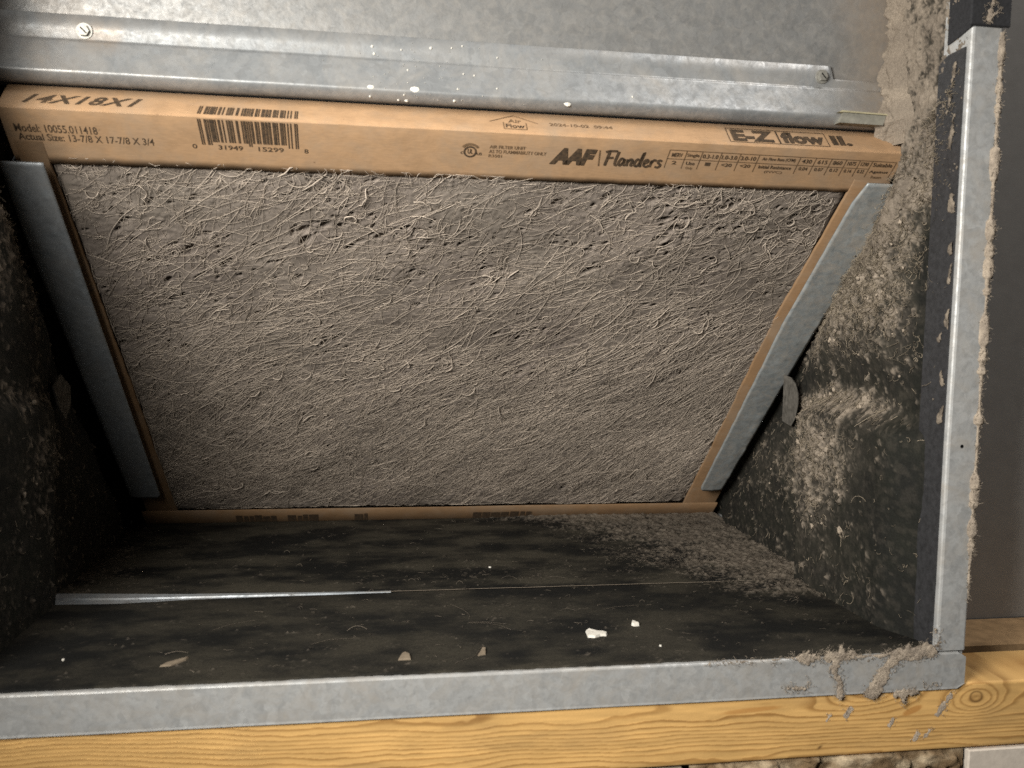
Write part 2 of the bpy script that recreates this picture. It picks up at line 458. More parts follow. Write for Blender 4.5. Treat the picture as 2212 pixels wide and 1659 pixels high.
# ---- walls of black liner
def wall_surface(Y, Z, left=False):
    """inward relief of the liner at depth Y, height Z"""
    k = 3 if left else 0
    zl = 4.75 + .25 * (fbm(Y * .5, Y * 0 + 2, 2, k) - .5) - .10 * np.abs(Y - 3)
    pil = sstep(.25, 1.6, Y) * (1 - sstep(4.6 if left else 5.0, 5.5 if left else 5.12, Y + .10 * (fbm(Z * .8, Z * 0, 2, k) - .5) + .04 * (4 - Z))) * (1 - sstep(zl - .42, zl + .10, Z))
    h = (.22 if left else .60) * pil * (.75 + .25 * sstep(0, 5, Y))
    up = sstep(zl + .1, zl + 1.8, Z) * sstep(.9, 2.4, Y) * (1 - sstep(8.6, 10.5, Z)) * (.14 if left else .30)
    h = h + up + .10 * (fbm(Y * .9, Z * .9, 3, 1 + k) - .5) + .04 * sstep(5.3, 8, Y) * (fbm(Y * 1.5, Z * 1.5, 2, 5) - .2)
    rear = -.08 * sstep(5.0, 5.2, Y) + .12 * sstep(5.3, 6.6, Y) * (1 - sstep(3.0, 4.6, Z))
    dd = (Y + Z - 12.22) * .7071
    rec = .50 * np.exp(-((dd + .05) / .65) ** 2) * sstep(1.9, 2.8, Y)
    return h + rear - rec, zl
def wall_density(Y, Z, zl):
    d = .16 + 0 * Y
    d = d + .65 * sstep(7.2, 9.6, Z + .3 * (Y - 2))                           # upper corner thick with lint
    d = d + .42 * sstep(zl + .2, 7.0, Z) * (1 - sstep(9, 10, Z)) * sstep(1.0, 2.0, Y)
    d = d + .48 * np.exp(-((Z - zl - .0) / .26) ** 2) * sstep(1.2, 2.4, Y) * (1 - sstep(6.4, 7.2, Y))
    d = d + .52 * np.exp(-((Z - 3.6) / 1.0) ** 2) * np.exp(-((Y - 4.3) / 1.6) ** 2)
    d = d + .20 * np.exp(-((Z - 1.9) / 1.4) ** 2) * np.exp(-((Y - 4.3) / 1.3) ** 2)
    d = d + .14 * np.exp(-((Z - 2.6) / .8) ** 2) * sstep(5.0, 5.6, Y)
    d = d - .30 * (1 - sstep(.7, 1.5, Y)) * (1 - sstep(8.5, 10, Z)) - .10 * (1 - sstep(.5, 3, Y)) * (1 - sstep(2, 5, Z))
    return d
def wall_mask(Y, Z, d):
    wy = Y + .22 * (fbm(Y * 2.2, Z * 2.2, 3, 1) - .5); wz = Z + .22 * (fbm(Y * 2.2 + 9, Z * 2.2, 3, 5) - .5)
    r = 1 - np.abs(2 * fbm(wy * 4.2, wz * 3.2, 3, 6) - 1); r2 = 1 - np.abs(2 * fbm(wy * 9, wz * 6.5, 2, 2) - 1)
    web = np.maximum(r ** 5, .8 * r2 ** 6)
    n1 = fbm(Y * 4.5, Z * 4.0, 5, 2, .66)
    clump = sstep(.57, .72, n1 + (d - .45) * .55)
    nf = fbm(Y * 17, Z * 15, 2, 3)
    soft = sstep(.30, .95, (d - .25) * .85 + (nf - .5) * 1.25 + (n1 - .5) * 1.3 + .10)
    return np.clip(np.maximum(np.maximum(sstep(.42, .98, web + (d - .55) * .7) * sstep(.2, .5, d), clump), soft), 0, 1)
def wall(left=False):
    sg = -1 if left else 1
    ny, nz = (230, 210) if left else (340, 320)
    y = np.linspace(.12, 13.2, ny); z = np.linspace(-.02, 11.9 if left else 14.0, nz)
    Y, Z = np.meshgrid(y, z)
    h, zl = wall_surface(Y, Z, left)
    d = wall_density(Y, Z, zl)
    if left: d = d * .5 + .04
    n2 = fbm(Y * 9, Z * 9, 3, 4); msk = wall_mask(Y, Z, d)
    thick = sstep(.6, .95, d)
    hh = h + msk * (.022 + .090 * sstep(.45, .75, n2)) * (1 - .6 * thick) + thick * .07 * fbm(Y * 2.6 + Z * .8, Z * 2.2 - Y * .6, 4, 6)
    hh = hh + .014 * (fbm(Y * 16, Z * 16, 2, 3) - .5)
    tone = fbm(Y * 1.7, Z * 1.7, 3, 7)
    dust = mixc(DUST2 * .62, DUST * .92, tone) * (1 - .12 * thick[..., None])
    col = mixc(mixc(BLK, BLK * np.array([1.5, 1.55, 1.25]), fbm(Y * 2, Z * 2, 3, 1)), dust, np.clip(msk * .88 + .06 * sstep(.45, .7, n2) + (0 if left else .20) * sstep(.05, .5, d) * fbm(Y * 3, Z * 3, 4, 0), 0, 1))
    hh = np.maximum(hh, -.46)
    X = (XR - hh) if not left else (XL + hh)
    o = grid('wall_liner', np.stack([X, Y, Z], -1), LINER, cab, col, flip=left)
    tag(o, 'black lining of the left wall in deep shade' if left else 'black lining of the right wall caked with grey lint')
    # hairs and tufts
    def surf(yy, zz):
        h, zl = wall_surface(yy, zz, left); dd = wall_density(yy, zz, zl)
        if left: dd = dd * .5 + .04
        n2 = fbm(yy * 9, zz * 9, 3, 4); mk = wall_mask(yy, zz, dd)
        return h + mk * (.022 + .090 * sstep(.45, .75, n2)) + sstep(.6, .95, dd) * .05, dd, mk
    M = 12000 if left else 46000
    yy = rng.uniform(.3, 11.0, M); zz = rng.uniform(.02, 9.5 if left else 12.5, M)
    keep = (zz < 12 - yy - .2)
    yy, zz = yy[keep], zz[keep]
    h0, dd, mk = surf(yy, zz)
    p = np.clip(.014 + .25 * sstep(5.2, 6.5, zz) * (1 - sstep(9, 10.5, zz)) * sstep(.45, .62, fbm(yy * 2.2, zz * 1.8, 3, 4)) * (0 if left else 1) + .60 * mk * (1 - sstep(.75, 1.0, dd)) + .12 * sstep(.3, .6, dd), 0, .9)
    k = rng.random(len(yy)) < p
    yy, zz, h0, dd, mk = yy[k], zz[k], h0[k], dd[k], mk[k]
    n = len(yy); K = 6
    L = rng.uniform(.05, .26, n) * (1 + 1.2 * (rng.random(n) < .08)) * (1 + .35 * sstep(5, 6.5, zz) * (1 - sstep(9, 10, zz)))
    ang = -math.pi / 2 + rng.normal(0, 1.1, n); curl = rng.normal(0, 3.0, n)
    P = np.zeros((n, K, 3)); a = ang.copy(); cy, cz = yy.copy(), zz.copy(); out = np.zeros(n)
    lift = rng.uniform(.0, .5, n)
    for i in range(K):
        hs = surf(cy, np.maximum(cz, .02))[0]
        P[:, i, 0] = (XR - hs - .008 - out) if not left else (XL + hs + .008 + out)
        P[:, i, 1] = cy; P[:, i, 2] = np.maximum(cz, .02)
        cy = cy + np.cos(a) * L / K; cz = cz + np.sin(a) * L / K; a = a + curl / K * 1.4; out = out + lift * L / K
    r = rng.uniform(.0025, .0065, n) * np.where(rng.random(n) < .15, 1.5, 1)
    cc = DUST * rng.uniform(.40, 1.15, (n, 1)) * np.array([1, 1, .95])
    V, Fc, Cc = tubes(P, r, cc)
    parts = [(V, Fc, Cc)]
    # clumps of lint: crumpled little bodies stuck to the wall
    nc = 15 if left else 70
    ph = np.linspace(0, 2 * math.pi, 9)[:-1]; th = np.linspace(0, math.pi, 7)
    cnt = 0
    while cnt < nc:
        y0, z0 = rng.uniform(1.0, 7.5), rng.uniform(.4, 10.0)
        if z0 > 11.5 - y0: continue
        hh0, dd0, mk0 = surf(np.array([y0]), np.array([z0]))
        if rng.random() > mk0[0] * (.9 if dd0[0] < .8 else .35): continue
        cnt += 1
        s = rng.uniform(.018, .048) * (1.7 if rng.random() < .08 else 1)
        T, Ph = np.meshgrid(th, ph, indexing='ij')
        rad = s * (1 + .9 * (rng.random(T.shape) - .5)); rad[0] = rad[0].mean(); rad[-1] = rad[-1].mean()
        st = rng.uniform(.7, 1.8); ro = rng.uniform(-1, 1)
        dy = rad * np.sin(T) * np.cos(Ph); dz = rad * np.sin(T) * np.sin(Ph) * st
        dy, dz = dy * math.cos(ro) - dz * math.sin(ro), dy * math.sin(ro) + dz * math.cos(ro)
        dx = rad * np.cos(T) * .8
        xx = (XR - hh0[0] - s * .25 - dx) if not left else (XL + hh0[0] + s * .25 + dx)
        V = np.stack([xx, y0 + dy, z0 + dz], -1).reshape(-1, 3)
        i = np.arange(len(th) * len(ph)).reshape(len(th), len(ph)); j = np.roll(i, -1, 1)
        Fc = np.stack([i[:-1], i[1:], j[1:], j[:-1]], -1).reshape(-1, 4)
        c1 = np.tile(DUST * rng.uniform(.85, 1.15), (len(V), 1)); parts.append((V, Fc, c1))
    V, Fc, Cc = joinm(parts)
    o2 = obj('lint', V, Fc, LINT, None, Cc, True, base=(XL if left else XR, 5, 0))
    tag(o2, 'faint tufts of lint on the shaded left wall lining' if left else 'curly tufts of grey lint stuck to the right wall lining', 'lint', None, 'stuff')
    return o
wall(False); wall(True)

# pale tabs half hidden behind the filter rails
def plate_tab(name, pts, thick, parent):
    m = MB(); m.prism(pts, thick); return m.build(name, PLATE, parent)
pt = plate_tab('pale_tab', [(10.90, 6.75, 3.80), (10.88, 6.2, 3.72), (10.86, 5.95, 3.95), (10.85, 5.80, 4.35), (10.86, 5.85, 4.62), (10.88, 6.05, 4.85), (10.90, 6.35, 5.0), (10.92, 6.8, 5.05)], (.03, .02, 0), cab)
tag(pt, 'pale tab sticking out behind the right rail')
pt = plate_tab('pale_tab', [(-6.9, 4.95, 4.75), (-6.87, 5.2, 4.25), (-6.85, 5.5, 3.98), (-6.85, 5.85, 4.3), (-6.87, 5.9, 4.7), (-6.9, 5.4, 5.0)], (-.05, .02, 0), cab)
tag(pt, 'pale tab sticking out behind the left rail')

# ---- floor of black liner in two pieces with a steel strip in the joint
def rear_edge(x):      # front edge of the rear piece
    return np.interp(x, [-7.1, -4.3, -2.1, -.3, 2.2, 11], [5.28, 4.97, 4.86, 4.765, 4.765, 4.79])
def front_edge(x):     # rear edge of the front piece
    return np.interp(x, [-7.1, -5.5, -4.3, -2.1, -.3, 2.2, 11], [4.62, 4.56, 4.66, 4.71, 4.75, 4.755, 4.78])
def floor_density(X, Y):
    d = .12 + 0 * X
    edge = X - np.interp(Y, [4.5, 8, 11.5, 12.5], [9.7, 8.3, 6.2, 3.0])
    d = d + .80 * sstep(-3.2, 1.8, edge + 1.6 * (fbm(X * 1.4, Y * 2.2, 4, 4) - .5)) * sstep(4.6, 5.0, Y)
    d = d + .35 * sstep(11.2, 12.1, Y) * sstep(2, 6, X)
    d = d + .62 * np.exp(-((Y - 4.3) / .95) ** 2) * sstep(7.2, 9.8, X) * (1 - sstep(4.70, 4.80, Y))
    d = d + .10 * np.exp(-((Y - 6.2) / 1.2) ** 2) * sstep(-3, 2, X)
    d = d + .30 * (1 - sstep(-6.9, -5.2, X + (Y - 8) * .1)) * sstep(4.9, 5.4, Y)
    return d
def floor_h(X, Y):
    h = .02 * fbm(X * .8, Y * .8, 3, 1) + .008 * fbm(X * 7, Y * 7, 3, 2)
    d = floor_density(X, Y)
    n1 = fbm(X * 3.2, Y * 3.6, 5, 6, .62); n2 = fbm(X * 8, Y * 9, 3, 2)
    nf = fbm(X * 14, Y * 18, 2, 5)
    msk = sstep(.62, .78, n1 * .66 + n2 * .14 + (d - .12) * .35) * .7
    msk = np.clip(np.maximum(msk, sstep(.35, .85, (d - .12) * 1.0 + (nf - .5) * 1.2 + (n1 - .5) * .8 - .02)), 0, 1)
    thick = sstep(.5, .9, d)
    h = h + msk * (.02 + .05 * sstep(.4, .75, n2)) + thick * .07 * fbm(X * 2.8, Y * 3.2, 4, 3)
    return h, d, msk, thick
def floor_piece(name, y0f, y1f, nr, lab, zoff):
    x = np.linspace(-7.25, 11.2, 470); t = np.linspace(0, 1, nr)
    X = np.repeat(x[None], nr, 0); y0 = y0f(x); y1 = y1f(x)
    Y = y0[None] + (y1 - y0)[None] * t[:, None]
    h, d, msk, thick = floor_h(X, Y)
    tone = fbm(X * 1.3, Y * 1.3, 3, 5)
    film = sstep(.30, .75, fbm(X * .7, Y * 1.3, 5, 3, .6)) * (.6 + .4 * fbm(X * 11, Y * 22, 3, 4))
    base = mixc(BLK * .8, BLK * np.array([4.2, 3.7, 3.0]) * (1.5 if zoff == 0 else 1.0), film)
    col = mixc(base, mixc(DUST2 * .45, DUST * .62, tone), msk * .85)
    Z = h + zoff
    edge = np.minimum(t, 1 - t)[:, None] * (y1 - y0)[None]
    Z = Z - .05 * (1 - sstep(0, .07, edge))
    o = grid(name, np.stack([X, Y, Z], -1), LINER, cab, col)
    return tag(o, lab)
frontlip = lambda x: .05 + .05 * (fbm(x * 1.6, x * 0 + 4, 4, 2) - .5) + .04 * (fbm(x * 9, x * 0 + 1, 2, 3) - .5)
floor_piece('floor_liner', frontlip, front_edge, 170, 'front strip of black floor lining behind the sill', .03)
floor_piece('floor_liner', rear_edge, lambda x: 13.2 + 0 * x, 230, 'rear black floor lining below the filter', .0)
m = MB()
xs = np.linspace(-7.05, .4, 40)
V = []; Fc = []
for i, x in enumerate(xs):
    yr = float(rear_edge(x)) + .05; yf = float(front_edge(x)) - .08
    V += [(x, yf, .012), (x, yf + (yr - yf) * .52, .012), (x, yf + (yr - yf) * .56, .045), (x, yr, .045)]
for i in range(len(xs) - 1):
    for j in range(3): Fc.append((i * 4 + j, (i + 1) * 4 + j, (i + 1) * 4 + j + 1, i * 4 + j + 1))
m.add(V, Fc); m.build('joint_strip', GALV_BLUE, cab)

# hairs on the floor
def floor_hairs():
    M = 26000
    x = rng.uniform(-6.9, 10.9, M); y = rng.uniform(.15, 12.0, M)
    h, d, mk, th = floor_h(x, y)
    p = np.clip((.02 + .30 * mk + .25 * sstep(.15, .4, d)) * (.25 + 1.5 * sstep(.35, .7, fbm(x * .6, y * .9, 3, 6))), 0, .8) * np.where(x < -3, .55, 1) * np.where(y < 1.6, .6, 1)
    k = rng.random(M) < p
    x, y = x[k], y[k]; n = len(x); K = 7
    L = rng.uniform(.05, .24, n) * np.where(rng.random(n) < .06, 2.2, 1)
    a = rng.uniform(-.9, .9, n) + math.pi * (rng.random(n) < .5); curl = rng.normal(0, 2.6, n)
    P = np.zeros((n, K, 3)); up = rng.uniform(.0, .45, n) * (rng.random(n) < .4)
    for i in range(K):
        hh = floor_h(np.clip(x, -7.1, 11.1), np.clip(y, .06, 13))[0]
        zz = hh + .036 * (y < 4.75) + .006 + up * L * math.sin(math.pi * i / (K - 1)) * .6
        P[:, i] = np.stack([x, y, zz], -1)
        x = np.clip(x + np.cos(a) * L / K, -7, 10.95); y = y + np.sin(a) * L / K; a = a + curl / K * 1.4
    V, Fc, Cc = tubes(P, rng.uniform(.002, .005, n), DUST * rng.uniform(.22, .62, (n, 1)))
    parts = [(V, Fc, Cc)]
    # long pale hairs on the front strip
    def lone(pts, r, c):
        pts = np.array(pts, float); t = np.linspace(0, len(pts) - 1, 14)
        q = np.stack([np.interp(t, np.arange(len(pts)), pts[:, i]) for i in range(2)], -1)
        z = floor_h(q[:, 0], q[:, 1])[0] + .045
        return tubes(np.concatenate([q, z[:, None]], 1)[None], np.array([r]), c)
    for pts in ([(1.69, 3.7), (1.95, 3.3), (2.05, 2.95), (2.0, 2.7)], [(1.95, 2.48), (2.3, 2.46), (2.6, 2.3), (2.8, 2.0)], [(1.98, 2.52), (2.3, 2.52), (2.75, 2.36)],
                [(2.1, 1.2), (1.9, .7), (1.5, .4)], [(-3.2, 2.6), (-2.9, 2.9), (-2.4, 3.1)], [(5.0, 3.0), (5.4, 3.15), (5.9, 3.2)], [(-1.2, 1.6), (-.9, 1.8), (-.4, 1.85)]):
        parts.append(lone(pts, .0035, DUST * .55))
    xx = np.linspace(-.2, 10.5, 60); q = np.stack([xx, 4.768 + .004 * np.sin(xx * 3), .040 + .006 * vnoise(xx * 4, xx * 0 + 1)], -1)
    parts.append(tubes(q[None], np.array([.011]), DUST * .62))
    V, Fc, Cc = joinm(parts)
    o = obj('lint', V, Fc, LINT, None, Cc, True, base=(2, 5, 0))
    tag(o, 'fine hairs of lint scattered over the black floor lining', 'lint', None, 'stuff')
floor_hairs()

# ---- filter rails (galvanised strips against the filter face)
q2 = math.sqrt(.5)
FO = np.array([0, 2.12, 10.10]); T_ = np.array([0, q2, -q2]); N_ = np.array([0, -q2, -q2]); E_ = np.array([0, q2, q2]); NE = np.array([0, -q2, q2])
def Fp(x, s, h=0.0):
    x = np.asarray(x, float); s = np.asarray(s, float); h = np.asarray(h, float)
    x, s, h = np.broadcast_arrays(x, s, h)
    return FO + x[..., None] * np.array([1, 0, 0]) + s[..., None] * T_ + h[..., None] * N_
def Ep(x, e, h=0.0):
    x = np.asarray(x, float); e = np.asarray(e, float); h = np.asarray(h, float)
    x, e, h = np.broadcast_arrays(x, e, h)
    return FO + x[..., None] * np.array([1, 0, 0]) + e[..., None] * E_ + h[..., None] * NE
def rail(right):
    n = 140
    s = np.linspace(.62 if right else 1.02, 12.52, n)
    inn = np.interp(s, [0.6, 2, 5, 12.5], [10.37, 10.29, 10.16, 10.22]) if right else np.interp(s, [1, 12.5], [-6.22, -6.08])
    out = np.interp(s, [.6, 2.2, 5.6, 12.5], [11.24, 11.34, 11.12, 10.97]) if right else np.interp(s, [1, 3, 12.5], [-7.0, -7.05, -6.90])
    # rounded corners at the lower end, cut corner at the upper end
    e = np.clip((s - 12.30) / .22, 0, 1); k = .10 * (1 - np.sqrt(np.clip(1 - e * e, 0, 1)))
    c = np.clip((1.15 - s) / .53, 0, 1) * (.10 if right else 0)
    sg = 1 if right else -1
    inn = inn + sg * (k + c); out = out - sg * k * .6
    wav = .010 * (fbm(s * .8, s * 0 + 3, 3, 2) - .5)
    inn = inn + wav + (.02 * (fbm(s * 5, s * 0, 3, 4) - .5) if right else 0); h = .27 + wav
    if right: out = out + .025 * (fbm(s * 2.2, s * 0 + 7, 4, 5) - .5)
    cols = 14
    t = np.linspace(0, 1, cols)
    X = inn[:, None] + (out - inn)[:, None] * t[None]; S = np.repeat(s[:, None], cols, 1)
    Hh = h[:, None] - .02 * np.abs(t[None] - .0) ** 6
    if right:
        Hh = Hh + .022 * sstep(.52, .8, fbm(X * 3.2, S * 2.4, 4, 2)) * (.35 + .65 * t[None])
    top = Fp(X, S, Hh); bot = Fp(X, S, Hh * 0 + h[:, None] - .045)
    nr = n; V = np.concatenate([top.reshape(-1, 3), bot.reshape(-1, 3)]); Fc = grid_faces(nr, cols); off = nr * cols
    loop = list(range(cols)) + [i * cols + cols - 1 for i in range(1, nr)] + [(nr - 1) * cols + j for j in range(cols - 2, -1, -1)] + [i * cols for i in range(nr - 2, 0, -1)]
    sd = [(loop[i], loop[(i + 1) % len(loop)], loop[(i + 1) % len(loop)] + off, loop[i] + off) for i in range(len(loop))]
    Fc = np.concatenate([Fc, Fc[:, ::-1] + off, np.array(sd)])
    o = obj('filter_rail', V, Fc, GALV_DUSTY if right else GALV_BLUE, cab, None, False)
    import bmesh
    bm = bmesh.new(); bm.from_mesh(o.data); bmesh.ops.recalc_face_normals(bm, faces=bm.faces); bm.to_mesh(o.data); bm.free()
    for p in o.data.polygons[:(nr - 1) * (cols - 1)]: p.use_smooth = True
    tag(o, 'right filter rail speckled with lint' if right else 'left filter rail, cleaner and in shade')
    # the rail's standing web against the wall
    xo = float(out.min()) + .02 if right else float(out.max()) - .02
    w_ = MB().prism([tuple(Fp(xo, 1.2, .22)), tuple(Fp(xo, 12.3, .22)), tuple(Fp(xo, 12.3, -.75)), tuple(Fp(xo, 1.2, -.75))], (.03 if right else -.03, 0, 0)); w_.build('rail_web', GALV_BLUE, o)
rail(True); rail(False)

# ------------------------------------------------------------------ air filter
flt = thing('air_filter', 'dirty grey fibreglass air filter in a printed brown cardboard frame, tilted inside the cabinet', 'air filter', tuple(Fp(2.2, 14.1, 0)))
FX0, FX1 = -6.80, 11.16
def near_strip():
    # cross-section path: back edge of the 3/4 inch side -> fold -> torn edge of the face flange
    n = 260; x = np.linspace(FX0, FX1, n)
    path = [('e', .75, -.03), ('e', .74, 0), ('e', .50, 0.004), ('e', .25, .004), ('e', .075, 0), ('e', .060, -.010), ('e', .038, -.045), ('e', .014, -.010), ('e', .0, .0), ('s', .02, .004), ('s', .3, .008), ('s', .6, .010), ('s', .9, .004), ('s', 1.0, 0), ('s', 1.0, -.035)]
    rows = []
    tear = .018 * (fbm(x * 4, x * 0 + 2, 5, 3) - .5) * 2 + np.interp(x, [FX0, 0, FX1], [.20, .16, .04])
    for i, (kd, v, h) in enumerate(path):
        bow = .012 * (fbm(x * .4, x * 0 + v, 2, 1) - .5)
        if kd == 'e':
            xx = np.where(x > FX1 - .001, x - .10 * v / .75, x)
            rows.append(Ep(xx, np.full(n, v), h + bow * (v > .1)))
        else:
            s = np.full(n, v) + (tear if v >= 1.0 else tear * .5 * (v > .8))
            xx = np.where(x > FX1 - .001, x - .06 * v, x)
            rows.append(Fp(xx, s, h + bow * (v > .05)))
    P = np.stack(rows, 0)
    o = grid('front_frame_strip', P, CARD, flt, None, flip=True, smooth=False)
    o['label'] = 'printed cardboard strip along the upper edge'
    return o
strip = near_strip()
# end flaps of the upper strip (little cardboard returns)
MB().prism([tuple(Ep(11.15, .02, -.01)), tuple(Ep(11.06, .74, -.01)), tuple(Ep(11.06, .74, -.6)), tuple(Ep(11.15, .02, -.6))], (-.02, 0, 0)).build('end_flap', CARD, strip)
MB().prism([tuple(Ep(FX0, .02, -.01)), tuple(Ep(FX0, .74, -.01)), tuple(Ep(FX0, .74, -.6)), tuple(Ep(FX0, .02, -.6))], (.02, 0, 0)).build('end_flap', CARD, strip)
def side_strip(right):
    n = 150; s = np.linspace(.7, 13.80, n)
    if right:
        inn = np.interp(s, [1, 5, 13.8], [10.27, 10.04, 10.06]) + .05 * (fbm(s * 1.8, s * 0, 4, 2) - .5); out = np.full(n, 11.12)
    else:
        inn = np.interp(s, [1, 13.8], [-6.20, -5.82]) + .05 * (fbm(s * 1.8, s * 0 + 5, 4, 2) - .5); out = np.full(n, -6.70)
    rows = [Fp(inn, s, -.04), Fp(inn, s, .0), Fp(inn * .97 + out * .03, s, .022), Fp(out, s, .03)]
    return grid('side_frame_strip', np.stack(rows, 0), CARD_DIRTY, flt, None, flip=not right, smooth=False)
side_strip(True); side_strip(False)
def far_strip():
    n = 120; x = np.linspace(FX0, FX1 - .02, n)
    a = Fp(x, np.full(n, 13.44), .12 + .02 * (fbm(x * .5, x * 0, 3, 4) - .5)); b = Fp(x, np.full(n, 13.48), .15)
    c = np.stack([x, 12.00 + .02 * (fbm(x * .4, x * 0 + 9, 2, 1) - .5), np.full(n, .02)], -1); d = np.stack([x, np.full(n, 12.12), np.full(n, -.02)], -1)
    o = grid('lower_frame_strip', np.stack([a, b, b * .5 + c * .5, c, d], 0), CARD_DIRTY, flt, None, flip=True)
    o['label'] = 'cardboard strip along the lower edge, resting on the floor'
    return o, b, c
lstrip, fb, fc_ = far_strip()

# ---- fibreglass mat
def media():
    nx, ns = 560, 450
    t = np.linspace(0, 1, nx); s = np.linspace(.85, 13.82, ns)
    left = np.interp(s, [1, 13.8], [-6.35, -6.0]); right = np.interp(s, [1, 13.8], [10.45, 10.2])
    X = left[:, None] + (right - left)[:, None] * t[None]; S = np.repeat(s[:, None], nx, 1)
    H, tone = media_h(X, S)
    # edges tuck under the frame
    e = np.minimum(np.minimum(X - left[:, None], right[:, None] - X), np.minimum(S - .85, 13.82 - S))
    H = H - .12 * (1 - sstep(0, .30, e))
    base = np.array([.202, .170, .149])
    col = base * (0.60 + .80 * tone[..., None])
    col = col * mixc([1.0, .985, .97], [.98, 1.0, .95], fbm(X * .5, S * .5, 2, 6))
    o = grid('filter_mat', Fp(X, S, H), MATM, flt, col, flip=True)
    o['label'] = 'grey dust-loaded fibreglass mat'
    return o
# fibre direction field (in-plane, x right, s down): strands rise to the right
def fdir(X, S):
    return -np.radians(28 + 24 * sstep(4, 11, S) + 40 * (fbm(X * .35, S * .35, 2, 5) - .5))
NP = 1500
pit_x = rng.uniform(-6.0, 10.1, NP * 4); pit_s = rng.uniform(1.1, 13.3, NP * 4)
_keep = rng.random(NP * 4) < np.clip((fbm(pit_x * .8, pit_s * 1.1, 3, 1) - .36) * 2.4, 0.02, 1) * (1.2 - .065 * pit_s)
pit_x, pit_s = pit_x[_keep][:NP], pit_s[_keep][:NP]
NP = len(pit_x)
pit_a = rng.lognormal(-2.75, .60, NP).clip(.022, .22); pit_b = pit_a * rng.uniform(.25, .60, NP); pit_d = rng.uniform(.05, .20, NP) * np.sqrt(pit_a / .1).clip(.4, 1.2)
pit_t = fdir(pit_x, pit_s) + rng.normal(0, .3, NP)
_pg = None
def pits(X, S):
    """pit depth on a fixed fine raster, sampled bilinearly"""
    global _pg
    dx = .02
    if _pg is None:
        gx = np.arange(-6.6, 10.7, dx); gs = np.arange(.6, 14.1, dx); G = np.zeros((len(gs), len(gx)))
        for i in range(NP):
            R_ = pit_a[i] * 2.2; x0 = int((pit_x[i] - R_ + 6.6) / dx); x1 = int((pit_x[i] + R_ + 6.6) / dx) + 2
            s0 = int((pit_s[i] - R_ - .6) / dx); s1 = int((pit_s[i] + R_ - .6) / dx) + 2
            x0 = max(x0, 0); s0 = max(s0, 0)
            xx = gx[x0:x1][None] - pit_x[i]; ss = gs[s0:s1][:, None] - pit_s[i]
            c, sn = math.cos(pit_t[i]), math.sin(pit_t[i])
            u = xx * c + ss * sn; v = -xx * sn + ss * c
            rr = np.sqrt((u / pit_a[i]) ** 2 + (v / pit_b[i]) ** 2)
            hh = -pit_d[i] * (1 - sstep(.45, 1.05, rr)) + .006 * np.exp(-((rr - 1.25) / .22) ** 2)
            blk = G[s0:s1, x0:x1]
            G[s0:s1, x0:x1] = np.where(np.abs(hh) > np.abs(blk), hh, blk)
        _pg = G
    fx = np.clip((X + 6.6) / dx, 0, _pg.shape[1] - 2.001); fs = np.clip((S - .6) / dx, 0, _pg.shape[0] - 2.001)
    xi = fx.astype(int); si = fs.astype(int); fx = fx - xi; fs = fs - si
    return (_pg[si, xi] * (1 - fx) + _pg[si, xi + 1] * fx) * (1 - fs) + (_pg[si + 1, xi] * (1 - fx) + _pg[si + 1, xi + 1] * fx) * fs
def media_low(X, S):
    wx = X + .35 * (fbm(X * .9, S * .9, 3, 2) - .5); ws = S + .35 * (fbm(X * .9 + 40, S * .9, 3, 3) - .5)
    a = math.radians(28); u = wx * math.cos(a) - ws * math.sin(a); v = wx * math.sin(a) + ws * math.cos(a)
    return -.045 + .09 * (fbm(X * .45, S * .55, 3, 4) - .5) + .034 * (fbm(u * .6, v * 2.0, 3, 1) - .5)
def media_h(X, S):
    wx = X + .35 * (fbm(X * .9, S * .9, 3, 2) - .5); ws = S + .35 * (fbm(X * .9 + 40, S * .9, 3, 3) - .5)
    a = math.radians(28); u = wx * math.cos(a) - ws * math.sin(a); v = wx * math.sin(a) + ws * math.cos(a)
    a2 = math.radians(44); u2 = wx * math.cos(a2) - ws * math.sin(a2); v2 = wx * math.sin(a2) + ws * math.cos(a2)
    h = -.045 + .09 * (fbm(X * .45, S * .55, 3, 4) - .5)
    h = h + .034 * (fbm(u * .6, v * 2.0, 3, 1) - .5)
    r1 = 1 - np.abs(2 * fbm(u * 1.5, v * 6.5, 3, 6) - 1); r2 = 1 - np.abs(2 * fbm(u2 * 1.7, v2 * 8.0, 3, 2) - 1); r3 = 1 - np.abs(2 * fbm(wx * 3.6, ws * 4.2, 3, 7) - 1)
    lo = sstep(6, 12, S)
    pt = sstep(.42, .62, fbm(X * .9 + 7, S * 1.1, 3, 0))
    h = h + (.012 * r1 ** 7 + .008 * r2 ** 8 * lo + .026 * r3 ** 7) * (.35 + .65 * pt)
    h = h + .014 * (fbm(X * 4.5, S * 4.5, 4, 3) - .5) + .006 * (fbm(X * 20, S * 20, 2, 1) - .5)
    h = h + pits(X, S)
    tone = .5 + .75 * (fbm(u * .32, v * 1.0, 3, 6) - .5) + .45 * (fbm(u * .8, v * 2.2, 4, 3) - .5) + .30 * (fbm(X * 9, S * 9, 2, 5) - .5)
    return h, np.clip(tone, 0, 1)
mat_o = media()

